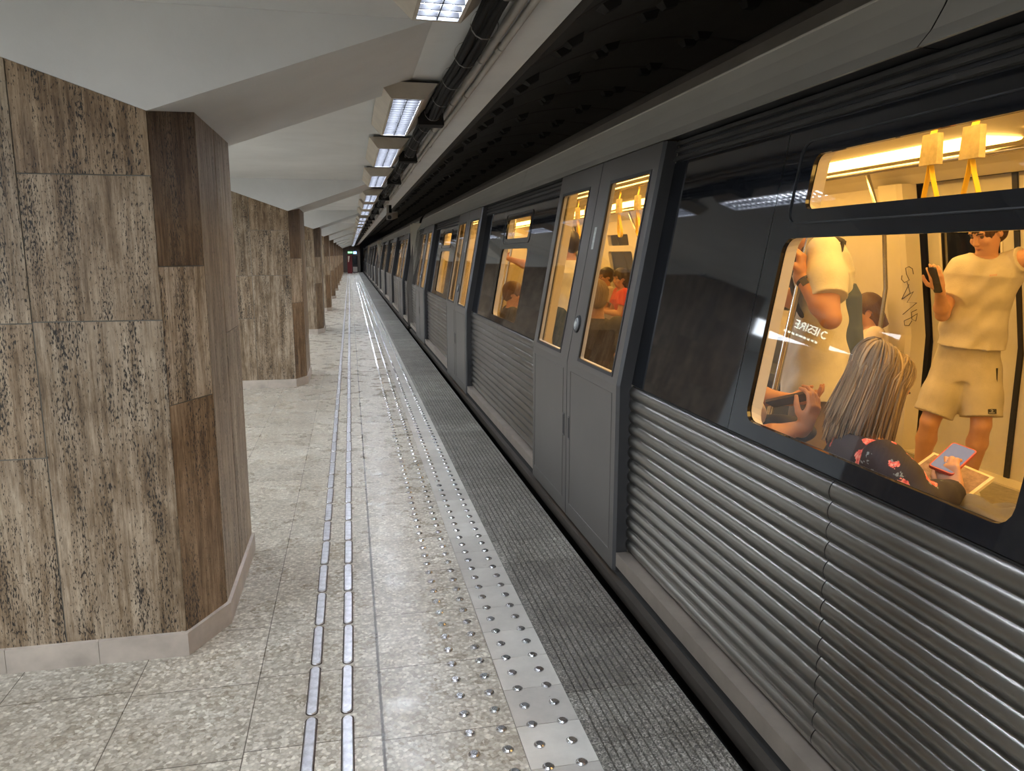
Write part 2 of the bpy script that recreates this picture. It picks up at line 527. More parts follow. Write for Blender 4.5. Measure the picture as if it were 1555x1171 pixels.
b = MB(); b.box(-9.0, 0.485, Y_NEAR, Y_FAR, -0.25, 0.0)
tag(b.build('floor', M['terrazzo']), kind='structure')

# white marble strip, one slab after another
b = MB()
y = Y_NEAR + 0.12
while y < Y_FAR:
    L = 0.218
    b.box(0.487, 0.704, y + 0.0014, y + L - 0.0014, -0.2, 0.0006)
    y += L
tag(b.build('trim_1', M['marble']), kind='structure')

# grooved granite edge: blocks with long grooves
b = MB()
y = 2.40 - 1.48 * 8
k = 0
while y < Y_FAR:
    L = 1.18 if k % 2 == 0 else 0.30
    x0, x1 = 0.7055, 1.122
    prof = [(x0, -0.2), (x0, -0.001)]
    gx = x0 + 0.032
    while gx < x1 - 0.03:
        prof += [(gx, 0.0), (gx + 0.0015, -0.009), (gx + 0.0070, -0.009), (gx + 0.0085, 0.0)]
        gx += 0.0272
    prof += [(x1 - 0.006, 0.0), (x1, -0.006), (x1, -0.2)]
    ya, yb = y + 0.0015, y + L - 0.0015
    A = [b.pt(px, ya, pz) for px, pz in prof]; B = [b.pt(px, yb, pz) for px, pz in prof]
    for j in range(len(prof) - 1):
        b.face(A[j], A[j + 1], B[j + 1], B[j])
    b.face(*A[::-1]); b.face(*B)
    y += L; k += 1
tag(b.build('trim_2', M['granite']), kind='structure')

# platform edge wall and track bed
b = MB(); b.box(0.72, 1.085, Y_NEAR, Y_FAR, -1.3, -0.2)
tag(b.build('wall_platform', M['soot']), kind='structure')
b = MB(); b.box(0.72, 6.2, Y_NEAR, 95, -1.45, -1.3)
tag(b.build('floor_track', M['ballast']), kind='structure')

# ceiling: flat soffit with a V-shaped corbel over every pillar
b = MB()
b.box(-9.0, 0.80, Y_NEAR, Y_FAR, CEIL_Z, CEIL_Z + 0.35)
n_bays = 11
for k in range(-1, n_bays):
    ya, yb = PY0 + k * BAY, PY1 + k * BAY
    xs = [PX0 - 1.004, PX0, PX0 + 1.004]
    zs = [CEIL_Z - 0.0005, NOSE_Z, CEIL_Z - 0.0005]
    A = [(x, ya, z) for x, z in zip(xs, zs)] ; B = [(x, yb, z) for x, z in zip(xs, zs)]
    b.poly([A[0], A[1], A[2]]); b.poly([B[2], B[1], B[0]])
    b.quad(A[0], B[0], B[1], A[1]); b.quad(A[1], B[1], B[2], A[2])
tag(b.build('ceiling', M['ceil']), kind='structure')

# tunnel vault over the track, in rings with bolt pockets
b = MB()
cxv, czv, R0 = 2.85, 0.35, 2.92
ang0, ang1, NA = math.radians(131), math.radians(-32), 36


def arc(a, r, y): return (cxv + r * math.cos(a), y, czv + r * math.sin(a))


y = Y_NEAR
ringlen = 1.0
while y < 90:
    for i in range(NA):
        a0 = ang0 + (ang1 - ang0) * i / NA; a1 = ang0 + (ang1 - ang0) * (i + 1) / NA
        b.quad(arc(a0, R0, y + 0.03), arc(a0, R0, y + ringlen - 0.03), arc(a1, R0, y + ringlen - 0.03), arc(a1, R0, y + 0.03))
        b.quad(arc(a0, R0, y + ringlen - 0.03), arc(a0, R0 + 0.05, y + ringlen), arc(a1, R0 + 0.05, y + ringlen), arc(a1, R0, y + ringlen - 0.03))
        b.quad(arc(a0, R0, y + 0.03), arc(a1, R0, y + 0.03), arc(a1, R0 + 0.05, y), arc(a0, R0 + 0.05, y))
    y += ringlen
o = b.build('tunnel_vault', M['vault']); tag(o, kind='structure')
b = MB()
y = Y_NEAR
while y < 60:
    for deg in (120, 106, 92):
        for s_ in (-0.11, 0.11):
            a = math.radians(deg + random.uniform(-1, 1)); da = 0.022
            yy = y + s_
            q = [arc(a + da, R0 - 0.004, yy - 0.06), arc(a - da, R0 - 0.004, yy - 0.06), arc(a - da, R0 - 0.004, yy + 0.06), arc(a + da, R0 - 0.004, yy + 0.06)]
            t4 = [arc(a + da * .6, R0 - 0.05, yy - 0.035), arc(a - da * .6, R0 - 0.05, yy - 0.035), arc(a - da * .6, R0 - 0.05, yy + 0.035), arc(a + da * .6, R0 - 0.05, yy + 0.035)]
            b.hexa(q, t4)
    y += ringlen
tag(b.build('ceiling_bolt_pockets', M['soot']), kind='structure')
b = MB(); b.box(0.795, 0.86, Y_NEAR, Y_FAR, CEIL_Z + 0.02, CEIL_Z + 0.35)
tag(b.build('trim_3', M['soot']), kind='structure')

b = MB(); b.box(-9.2, -9.0, Y_NEAR, Y_FAR, 0, 2.75)
tag(b.build('wall_left', M['ceil']), kind='structure')
b = MB(); b.box(-9.2, 6.4, Y_NEAR - 0.2, Y_NEAR, -1.4, 3.4)
tag(b.build('wall_back', M['ceil']), kind='structure')
b = MB(); b.box(-9.2, 0.9, Y_FAR, Y_FAR + 0.3, -0.3, 2.75)
tag(b.build('wall_end', M['vault']), kind='structure')
b = MB(); b.box(-9.2, 6.5, 95, 95.2, -1.4, 4)
tag(b.build('wall_tunnel', M['soot']), kind='structure')

# ------------------------------------------------------------------ travertine pillars
ORD = ['first', 'second', 'third', 'fourth', 'fifth', 'sixth', 'seventh', 'eighth', 'ninth', 'tenth', 'eleventh', 'twelfth',
       'thirteenth', 'fourteenth', 'fifteenth', 'sixteenth', 'seventeenth', 'eighteenth', 'nineteenth', 'twentieth', 'twenty-first',
       'twenty-second', 'twenty-third', 'twenty-fourth', 'twenty-fifth', 'twenty-sixth', 'twenty-seventh', 'twenty-eighth',
       'twenty-ninth', 'thirtieth', 'thirty-first', 'thirty-second', 'thirty-third']


def make_pillar():
    base = (-1.2, PY0 + 0.6, 0)
    root = empty('stone_pillar', base, 'x', 'pillar', 'travertine pillars along the platform')
    # faces as (plan start, plan end, slab columns [(u0, u1, [z joints])]), all seen from outside
    XW = -2.6
    c0 = (PX0, PY0); c1 = (-0.56, PY0 + 0.235); c2 = (-0.56, PY1 - 0.09); c3 = (-0.675, PY1)
    f0 = [(0, .43, [0, 1.315, 1.825, 2.6]), (.43, .86, [0, .82, 1.31, 2.6]), (.86, 1.3, [0, .62, 1.55, 2.6]), (1.3, 1.925, [0, 1.0, 1.9, 2.6])]
    L1 = math.hypot(c1[0] - c0[0], c1[1] - c0[1])
    f1 = [(0, L1, [0, .995, 1.508, 2.6])]
    L2 = c2[1] - c1[1]
    f2 = [(0, L2 * .5, [0, 2.6]), (L2 * .5, L2, [0, 1.2, 2.6])]
    L3 = math.hypot(c3[0] - c2[0], c3[1] - c2[1])
    f3 = [(0, L3, [0, 1.4, 2.6])]
    f4 = [(0, .6, [0, .9, 1.7, 2.6]), (.6, 1.3, [0, 1.3, 2.6]), (1.3, 1.925, [0, .7, 1.6, 2.6])]
    body = MB(); grout = MB(); tones = []
    given = {1: [.30, 1.0, .05], 0: [.62, .55, .45, .66, .5, .6]}
    fi = -1
    g = 0.0022
    for (p, q, cols) in (((PX0, PY0), (XW, PY0), f0), (c0, c1, f1), (c1, c2, f2), (c2, c3, f3), (c3, (XW, PY1), f4)):
        d = np.array([q[0] - p[0], q[1] - p[1]]); d /= np.linalg.norm(d)
        nrm = np.array([-d[1], d[0]])
        ctr = np.array([-1.4, (PY0 + PY1) / 2])
        if nrm @ (np.array(p) + d * .05 - ctr) < 0: nrm = -nrm
        fi += 1; si = 0
        for (u0, u1, zj) in cols:
            for z0, z1 in zip(zj[:-1], zj[1:]):
                w = random.uniform(-0.0012, 0.0012)
                us = [u0 + g, u1 - g]
                P = [np.array(p) + d * u for u in us]
                tz = [vee(a[0]) for a in P]
                zt = [min(z1 - g, t - 0.001) for t in tz]
                if min(zt) <= z0: continue
                zb = max(z0 + g, 0.06)
                f_ = [(*(P[0] + nrm * w), zb), (*(P[1] + nrm * w), zb), (*(P[1] + nrm * w), zt[1]), (*(P[0] + nrm * w), zt[0])]
                k_ = [(*(P[0] - nrm * .03), zb), (*(P[1] - nrm * .03), zb), (*(P[1] - nrm * .03), zt[1]), (*(P[0] - nrm * .03), zt[0])]
                body.hexa(k_, f_)
                tn = given[fi][si] if fi in given and si < len(given[fi]) else random.uniform(.2, .8)
                tones += [tn] * 6; si += 1
    cl = body.build('cladding', M['travertine'], root)
    cl.data.attributes.new('tone', 'FLOAT', 'FACE').data.foreach_set('value', tones)
    # core behind the slabs so the joints read as grey grout
    pts = [(XW, PY0), c0, c1, c2, c3, (XW, PY1)]
    cen = np.array([-1.6, (PY0 + PY1) / 2])
    ins = []
    for p in pts:
        v = cen - np.array(p); v /= np.linalg.norm(v)
        ins.append(np.array(p) + v * 0.0045)
    grout.hexa([(*p, 0.0) for p in ins], [(*p, vee(p[0]) - 0.002) for p in ins])
    grout.build('core', M['grout'], root)
    # marble plinth, slightly proud, in lengths
    pl = MB()
    e = 0.014
    pp = [(XW, PY0 - e), (PX0 + e * .35, PY0 - e), (-0.56 + e, PY0 + .235 - e * .3), (-0.56 + e, PY1 - .09 + e * .3), (-.675 + e * .3, PY1 + e), (XW, PY1 + e)]
    for p, q in zip(pp[:-1], pp[1:]):
        p = np.array(p); q = np.array(q); L = np.linalg.norm(q - p); n = max(1, int(round(L / .3)))
        dn = (q - p) / L; nr = np.array([dn[1], -dn[0]])
        if nr @ (p - cen) < 0: nr = -nr
        for k in range(n):
            a = p + dn * (L * k / n + (0.0008 if k else 0)); c = p + dn * (L * (k + 1) / n - (0.0008 if k < n - 1 else 0))
            a2 = a - nr * .03; c2_ = c - nr * .03
            pl.hexa([(*a, 0), (*c, 0), (*c2_, 0), (*a2, 0)], [(*a, .094), (*c, .094), (*c2_, .10), (*a2, .10)])
    pl.build('plinth', M['plinth'], root)
    return root


M['grout'] = plain('grey_grout', (0.15, 0.145, 0.13), 0.9)
pil = make_pillar()
pil0 = copy_tree(pil); pil0.location.y -= BAY
tag(pil0, 'travertine pillar behind the viewpoint')
pil['label'] = 'nearest travertine pillar, large brown veined slabs at the left edge'
for k in range(1, n_bays):
    c = copy_tree(pil); c.location.y += BAY * k
    c['label'] = '%s brown travertine pillar along the platform, counted from the nearest' % ORD[k]

# ------------------------------------------------------------------ tactile paving
def guide_bar(x, y):
    b = MB()
    w, L, h = 0.0175, 0.1535, 0.006
    out = []
    for cy, a0 in ((L - w, 0), (-(L - w), 180)):
        for k in range(7):
            a = math.radians(a0 + 180 * k / 6)
            out.append((w * math.cos(a), cy + w * math.sin(a)))
    b.cm = 1
    b.hexa([(px * 1.22, py * 1.03, 0.0003) for px, py in out], [(px * 1.22, py * 1.03, 0.0012) for px, py in out])
    b.cm = 0
    b.hexa([(px, py, 0.0012) for px, py in out], [(px * 0.84, py * 0.985, h) for px, py in out])
    b.v = [(p[0] + x, p[1] + y, p[2]) for p in b.v]
    return b.build('guide_bar', [M['bar'], M['grime']], loc=(x, y, 0))


rows = [(-0.181, 2.275, 'left'), (-0.062, 2.262, 'right')]
proto = None
rest = MB()
for rx, ry, nm in rows:
    for k in range(-2, 205):
        yy = ry + 0.3265 * k
        if yy > 65.6: break
        if k < 148:
            if proto is None:
                o = proto = guide_bar(rx, yy)
            else:
                o = proto.copy(); COL.objects.link(o); o.location = (rx, yy, 0)
            tag(o, 'steel guide bar set lengthwise in the %s of the two tactile lines' % nm, 'tactile bar', 'steel guide bars in the %s line' % nm)
            o.rotation_euler.z = random.uniform(-0.006, 0.006)
            o.location.x += random.uniform(-0.0015, 0.0015)
        else:
            rest.box(rx - .018, rx + .018, yy - .15, yy + .15, 0, .006)
tag(rest.build('guide_bars_far', M['bar']), 'far run of steel guide bars towards the platform end', 'tactile bars', kind='stuff')


def stud(x, y):
    b = MB()
    n = 16
    prof = [(0.0195, 0.0003), (0.0185, 0.0035), (0.0125, 0.0070), (0.0112, 0.0074)]
    rings = [[b.pt(x + r * math.cos(2 * math.pi * j / n), y + r * math.sin(2 * math.pi * j / n), z) for j in range(n)] for r, z in prof]
    for A, B in zip(rings[:-1], rings[1:]):
        for j in range(n): b.face(A[j], A[(j + 1) % n], B[(j + 1) % n], B[j])
    b.face(*rings[-1])
    return b.build('tactile_stud', M['steel'], loc=(x, y, 0))


proto = None
rest = MB()
srows = [(0.329, 'outermost stud row on the speckled terrazzo'), (0.436, 'inner stud row on the speckled terrazzo'),
         (0.541, 'stud row on the white strip next to the terrazzo'), (0.648, 'stud row on the white strip next to the granite')]
for ri, (sx, nm) in enumerate(srows):
    for k in range(-3, 640):
        yy = 2.241 - (0.003 if ri in (0, 1) else 0) + 0.1088 * k
        if yy > Y_FAR - 0.2: break
        if k < 72:
            if proto is None: o = proto = stud(sx, yy)
            else:
                o = proto.copy(); COL.objects.link(o); o.location = (sx + random.uniform(-.0012, .0012), yy + random.uniform(-.0012, .0012), 0)
            o.rotation_euler = (random.uniform(-.03, .03), random.uniform(-.03, .03), random.uniform(0, 6))
            tag(o, 'round steel stud in the ' + nm, 'tactile stud', nm.replace('stud row', 'steel studs'))
        elif yy < 45:
            q = 0.0185
            n6 = [(sx + q * math.cos(j * math.pi / 3), yy + q * math.sin(j * math.pi / 3)) for j in range(6)]
            rest.hexa([(*p, 0.0) for p in n6], [(sx + (p[0] - sx) * .6, yy + (p[1] - yy) * .6, .007) for p in n6])
tag(rest.build('tactile_studs_far', M['steel']), 'far rows of small steel studs towards the platform end', 'tactile studs', kind='stuff')

# ------------------------------------------------------------------ ceiling lamps
def make_lamp():
    yc = 4.51
    root = empty('ceiling_lamp', (0.305, yc, CEIL_Z), 'x', 'lamp', 'louvred lamps in the ceiling row')
    b = MB()
    zt, zb = CEIL_Z - 0.02, 2.302
    T = (0.165, 0.455, yc - .60, yc + .66); Bt = (0.225, 0.385, yc - .60, yc + .60); I = (0.237, 0.373, yc - .585, yc + .585)
    def rc(r, z): return [(r[0], r[2], z), (r[1], r[2], z), (r[1], r[3], z), (r[0], r[3], z)]
    top, bot, inn, inn2 = rc(T, zt), rc(Bt, zb), rc(I, zb), rc(I, zb + .055)
    for k in range(4):
        m = (k + 1) % 4
        b.quad(top[k], top[m], bot[m], bot[k]); b.quad(bot[k], bot[m], inn[m], inn[k])
    b.poly(top[::-1])
    b.box(0.20, 0.42, yc - .5, yc + .5, zt, CEIL_Z)
    b.build('housing', M['housing'], root)
    b = MB()
    for k in range(4):
        m = (k + 1) % 4
        b.quad(inn[k], inn[m], inn2[m], inn2[k])
    b.poly(inn2)
    b.build('reflector', M['reflector'], root)
    for x in (0.272, 0.338):
        b = MB(); b.tube([(x, yc - .57, zb + .03), (x, yc + .57, zb + .03)], 0.0155, 8)
        b.build('tube', M['tube'], root, smooth=True)
    b = MB()
    for k in range(18):
        y = yc - .585 + 1.17 * (k + .5) / 18
        b.hexa([(I[0], y - .004, zb + .002), (I[1], y - .004, zb + .002), (I[1], y + .004, zb + .002), (I[0], y + .004, zb + .002)],
               [(I[0], y - .001, zb + .018), (I[1], y - .001, zb + .018), (I[1], y + .001, zb + .018), (I[0], y + .001, zb + .018)])
    b.box(0.303, 0.307, I[2], I[3], zb + .002, zb + .014)
    b.build('louvre', M['louvre'], root)
    return root


lamp = make_lamp()
lamp_y = []
lam = 0
for k in range(-2, 11):
    for y in (2.04, 4.51, 6.31):
        yy = y + BAY * k
        if yy < Y_NEAR + 1 or yy > Y_FAR - 1: continue
        lamp_y.append(yy)
for yy in lamp_y:
    o = lamp if abs(yy - 4.51) < 1e-6 else copy_tree(lamp)
    o.location.y = yy
    if yy < 1.3:
        o['label'] = 'louvred ceiling lamp over the platform behind the viewpoint'
    elif lam == 0:
        o['label'] = 'louvred ceiling lamp cut off by the top edge of the photo'; lam = 1
    else:
        o['label'] = '%s louvred ceiling lamp of the row, counted from the nearest' % ORD[min(lam, 32)]; lam += 1

# ------------------------------------------------------------------ cables, conduits, boxes
b = MB()
cl = []
path = [(0.49 + 0.006 * math.sin(i * 1.7), Y_NEAR + i * 0.4, CEIL_Z - 0.052 + 0.006 * math.sin(i * 0.9)) for i in range(int((Y_FAR - Y_NEAR) / .4))]
root = empty('cable_bundle', (0.49, 0, CEIL_Z), 'thick black cable bundle strapped along the ceiling edge', 'cable')
b.tube(path, 0.022, 8)
for q, (dx, dz) in enumerate(((0.026, 0.014), (-0.027, 0.010), (0.004, -0.026), (-0.020, -0.020), (0.024, -0.016))):
    b.tube([(p[0] + dx + 0.008 * math.sin(i * .83 + q * 1.7), p[1], p[2] + dz + 0.006 * math.sin(i * 1.3 + q)) for i, p in enumerate(path)], 0.0125, 7)
b.build('cable', M['cable'], root, smooth=True)
cable_root = root
ncl = 0
y = -1.0
while y < 40 and ncl < 98:
    b = MB()
    n = 14
    for k in range(n):
        a0, a1 = 2 * math.pi * k / n, 2 * math.pi * (k + 1) / n
        zc = CEIL_Z - .055
        for r in (0.050,):
            b.quad((.49 + r * math.cos(a0), y, zc + r * math.sin(a0)), (.49 + r * math.cos(a1), y, zc + r * math.sin(a1)),
                   (.49 + r * math.cos(a1), y + .014, zc + r * math.sin(a1)), (.49 + r * math.cos(a0), y + .014, zc + r * math.sin(a0)))
    b.build('clamp', M['clamp'], root); ncl += 1
    y += 0.42
for x, r, nm in ((0.585, 0.017, 'thicker grey conduit pipe beside the black ceiling cable'), (0.632, 0.014, 'thinner grey conduit pipe nearest the platform ceiling edge')):
    root = empty('conduit_pipe', (x, 0, CEIL_Z), nm, 'pipe')
    b = MB(); b.tube([(x + .004 * math.sin(i * 1.1), Y_NEAR + .3 + i * 1.0, CEIL_Z - r - .006) for i in range(int(Y_FAR - Y_NEAR))], r, 8)
    b.build('pipe', M['conduit'], root, smooth=True)
    for i in range(36):
        y = 0.35 + i * .95 + (0.2 if r > .015 else 0)
        b = MB(); b.tube([(x, y, CEIL_Z - r - .004), (x, y + .05, CEIL_Z - r - .004)], r + .005, 10)
        b.build('coupling', M['conduit'], root)
for yy in lamp_y:
    if yy < 1.3 or yy > 60: continue
    y = yy + 0.12
    b = MB()
    b.hexa([(.415, y - .055, 2.292), (.565, y - .055, 2.292), (.565, y + .055, 2.292), (.415, y + .055, 2.292)],
           [(.43, y - .09, 2.37), (.55, y - .09, 2.37), (.55, y + .09, 2.37), (.43, y + .09, 2.37)])
    jb = b.build('junction_box', M['cable'], cable_root)
    b = MB(); b.tube([(.43, y, 2.325), (.42, y - .01, 2.345), (.40, y - .02, 2.36), (.385, y - .02, 2.362)], .007, 6)
    b.build('wire', M['cable'], jb)
# a bracketed camera hanging from the slab edge
root = empty('security_camera', (0.70, 13.7, CEIL_Z), 'boxy surveillance camera hanging on a bracket from the ceiling edge', 'camera')
b = MB(); b.box(.655, .69, 13.55, 13.75, 2.16, 2.40); b.build('bracket', M['conduit'], root)
b = MB(); b.box(.70, .80, 13.45, 13.95, 2.20, 2.31, lambda x, y, z: (x + (y - 13.7) * .25, y, z - (13.95 - y) * .12)); b.build('body', M['fascia'], root)
b = MB(); b.tube([(.69, 13.45, 2.19), (.69, 13.40, 2.18)], .035, 10); b.build('lens', M['rubber'], root)
b = MB(); b.box(.66, .74, 13.6, 13.7, 2.27, 2.40); b.build('arm', M['cable'], root)

# far end of the platform
root = empty('end_cabinet', (0.0, 66, 0), 'dark red cabinet at the far end of the platform', 'cabinet')
b = MB(); b.box(-.22, .18, 66, 66.5, 0, 1.55); b.build('body', M['red'], root)
b = MB(); b.hexa([(-.14, 65.99, .95), (-.09, 65.99, .95), (-.09, 66, .95), (-.14, 66, .95)], [(-.15, 65.99, 1.45), (0.0, 65.99, 1.45), (0.0, 66, 1.45), (-.15, 66, 1.45)]); b.build('notice', M['paper'], root)
root = empty('end_barrier', (0.40, 66.2, 0), 'dark framed barrier with a pale lower panel at the platform end', 'barrier')
b = MB(); b.box(.20, .64, 66.2, 66.3, 0.05, 1.55); b.build('frame', M['rubber'], root)
b = MB(); b.box(.24, .60, 66.17, 66.2, .12, .55); b.build('panel', M['fascia'], root)
b = MB(); b.box(.26, .58, 66.18, 66.2, .75, 1.45); b.build('window', M['black'], root)
root = empty('exit_sign', (0.06, 65.5, 1.75), 'small lit green sign above the far end cabinet', 'sign')
b = MB(); b.box(-.16, .24, 65.5, 65.56, 1.66, 1.84); b.box(0, .04, 65.52, 65.55, 1.84, CEIL_Z); b.build('case', M['rubber'], root)
b = MB(); b.box(-.15, .23, 65.48, 65.5, 1.68, 1.82); b.build('face', emit('green_sign', (0.1, 0.75, 0.12), 0.7), root)
root = empty('signal_light', (0.42, 65.5, 1.7), 'small lit blue sign at the far end beside the green one', 'sign')
b = MB(); b.box(.28, .58, 65.5, 65.56, 1.60, 1.84); b.box(.41, .45, 65.52, 65.55, 1.84, CEIL_Z); b.build('case', M['rubber'], root)
b = MB(); b.box(.30, .56, 65.48, 65.5, 1.63, 1.82); b.build('face', emit('blue_sign', (0.15, 0.4, 1.0), 1.6), root)

# lit exit sign hanging in the hall behind the pillars (the train window mirrors it)
root = empty('hanging_sign', (-3.12, 9.0, 2.15), 'lit exit sign hanging in the hall, seen only mirrored in the near train window', 'sign')
b = MB(); b.box(-3.60, -2.66, 9.0, 9.05, 2.00, 2.30); b.box(-3.4, -3.37, 9.01, 9.04, 2.30, CEIL_Z); b.box(-2.9, -2.87, 9.01, 9.04, 2.30, CEIL_Z); b.build('case', M['rubber'], root)
M['signtext'] = emit('sign_lettering', (0.8, 1.0, 0.9), 6.0)
fc = bpy.data.curves.new('lettering', 'FONT'); fc.body = 'IESIRE'; fc.size = 0.155; fc.extrude = 0.002
fo = bpy.data.objects.new('lettering', fc); COL.objects.link(fo); fo.data.materials.append(M['signtext'])
fo.parent = root; fo.location = (-0.26, -0.004, 0.005); fo.rotation_euler = (math.pi / 2, 0, 0)
b = MB(); b.tube([(-3.46 + .045 * math.cos(t), 8.996, 2.20 + .045 * math.sin(t)) for t in [math.radians(-130 + 26 * i) for i in range(11)]], .009, 5)
for i in range(9): b.box(-3.40 + i * .062, -3.36 + i * .062, 8.994, 8.998, 2.06, 2.085)
b.build('arrow_symbol', M['signtext'], root)

# ------------------------------------------------------------------ the metro train
XD, ZK, TILT, XC = 1.20, 0.945, 0.1775, 2.775


def PN(y, z, d):          # near side: d = depth behind the door face
    return (XD + d + max(0.0, TILT * (z - ZK)), y, z)


def PF(y, z, d):          # far side, mirrored
    p = PN(y, z, d); return (2 * XC - p[0], p[1], p[2])


YC = 6.555
HALF = 9.65
DOORS = [-7.225, -2.405, 2.415, 7.225]
WINS = [-4.81, -0.07, 4.80]
ZT = 2.052


def make_car():
    root = empty('metro_car', (XC, YC, 0), 'x', 'train car', 'cars of the metro train at the platform')
    Y = lambda v: YC + v
    edges = []                                   # body stretches between the doors
    prev = -HALF
    for dc in DOORS:
        edges.append((prev, dc - 0.845)); prev = dc + 0.845
    edges.append((prev, HALF))
    # --- corrugated lower side
    NR, z0, z1 = 14, 0.135, 0.940
    pitch = (z1 - z0) / NR
    for ei, (a, c) in enumerate(edges):
        b = MB()
        segs = [(a, c)] if c - a < 2 else [(a, (a + c) / 2 - .002 + .03), ((a + c) / 2 + .002 + .03, c)]
        for (ya, yb) in segs:
            prof = []
            for k in range(NR):
                for t in (0.0, 0.04, 0.12, 0.26, 0.42, 0.58, 0.74, 0.88, 0.96):
                    h = 0.016 * (max(0.0, math.sin(math.pi * t)) ** 0.62)
                    prof.append((0.076 - h, z0 + pitch * (k + t)))
            prof.append((0.076, z1))
            A = [b.pt(*PN(Y(ya), z, d)) for d, z in prof]; B = [b.pt(*PN(Y(yb), z, d)) for d, z in prof]
            for j in range(len(prof) - 1): b.face(A[j], A[j + 1], B[j + 1], B[j])
        b.build('corrugated_side', M['steelcor'], root, smooth=True)
        b = MB()
        b.box(Y(a) * 0 + XD + .078, XD + .10, Y(a), Y(c), .05, .945)      # backing sheet
        b.build('side_backing', M['rubber'], root)
        # ledges under the corrugation
        b = MB()
        b.box(XD + .012, XD + .085, Y(a) + .006, Y(c) - .006, .088, .128)
        b.box(XD + .012, XD + .022, Y(a) + .006, Y(c) - .006, .060, .088)
        b.build('sill_ledge', M['rail'], root)
    b = MB(); b.box(XD - .005, XD + .03, Y(-HALF), Y(HALF), -.055, .000)
    b.build('step_rail', M['steprail'], root)
    b = MB(); b.box(XD + .03, 2 * XC - XD - .03, Y(-HALF) + .02, Y(HALF) - .02, -.35, .045)
    b.build('underframe', M['under'], root)
    # --- black glazing band
    for ei, (a, c) in enumerate(edges):
        m = None
        for wi, w in enumerate(WINS):
            if a < w < c: m = w
        zb, ztp = ZK + .006, 1.955
        b = MB(); lin = MB()
        def plate(mb, y0, y1, d, za, zb_): mb.quad(PN(Y(y0), za, d), PN(Y(y1), za, d), PN(Y(y1), zb_, d), PN(Y(y0), zb_, d))
        if m is None:
            plate(b, a, c, .07, zb, ztp); plate(lin, a, c, .128, .05, ZK); plate(lin, a, c, .128, ZK, 2.06)
            b.build('black_side_panel', M['black'], root); lin.build('wall_lining', M['cream'], root)
        else:
            wa, wb = m - .625, m + .625
            plate(b, a, wa - .003, .07, zb, ztp); b.build('black_side_panel', M['black'], root)
            b = MB(); plate(b, wb + .003, c, .07, zb, ztp)
            plate(lin, a, wa, .128, ZK, 2.06); plate(lin, wb, c, .128, ZK, 2.06); plate(lin, a, c, .128, .05, ZK)
            b.build('black_side_panel', M['black'], root); lin.build('wall_lining', M['cream'], root)
            fn = lambda u, v, d: PN(Y(u), v, d)
            wn = MB()
            lo_o, lo_i = (wa, wb, zb, 1.640), (m - .53, m + .53, 1.004, 1.602)
            up_o, up_i = (wa, wb, 1.640, ztp), (m - .455, m + .455, 1.690, 1.858)
            wn.ring(fn, lo_o, lo_i, .045, .07); wn.rim(fn, lo_i, .045, .07, .082)
            wn.ring(fn, up_o, up_i, .03, .07); wn.rim(fn, up_i, .03, .07, .082)
            fr = wn.build('window', M['black'], root)
            # frame of the hinged upper light
            rp = [PN(Y(p[0]), p[1], .0685) for q in wn.loop((m - .53, m + .53, 1.648, 1.905), .045) for p in q]
            g = MB(); g.tube(rp + rp[:1], .0035, 5, cap=False); g.build('vent_seal', M['rubber'], fr)
            for nm, r_, rr in (('pane', lo_i, .045), ('vent_pane', up_i, .03)):
                g = MB(); g.disc(fn, r_, rr, .080); g.build(nm, M['glass'], fr)
            g = MB()
            for o_, i_, rr in ((lo_o, lo_i, .045), (up_o, up_i, .03)):
                i2 = (i_[0] - .004, i_[1] + .004, i_[2] - .022, i_[3] + .01)
                g.rim(fn, i_, rr, .086, .128, i2, rr + .005); g.ring(fn, o_ if o_ is lo_o else (wa, wb, 1.640, 2.06), i2, rr + .005, .128)
            g.build('inner_frame', M['cream'], fr)
            g = MB(); g.ring(fn, lo_o, (lo_i[0] + .0, lo_i[1], lo_i[2], lo_i[3]), .045, .0855); g.ring(fn, up_o, up_i, .03, .0855); g.build('frame_back', M['rubber'], fr)
        g = MB()
        for ye in (a, c):
            if abs(abs(ye) - HALF) > .01:
                for za, zb_ in ((.05, ZK), (ZK, 2.06)): g.quad(PN(Y(ye), za, .07), PN(Y(ye), za, .128), PN(Y(ye), zb_, .128), PN(Y(ye), zb_, .07))
        g.build('door_reveal', M['cream'], root)
        # mouldings above the glazing
        b = MB()
        for z in (1.962, 1.998, 2.030):
            b.hexa([PN(Y(a), z, .07), PN(Y(c), z, .07), PN(Y(c), z + .024, .07), PN(Y(a), z + .024, .07)],
                   [PN(Y(a), z + .003, .058), PN(Y(c), z + .003, .058), PN(Y(c), z + .018, .060), PN(Y(a), z + .018, .060)])
        b.build('roof_moulding', M['blackmould'], root)
        b = MB(); plate(b, a, c, .075, 1.95, 2.08); b.build('moulding_back', M['rubber'], root)
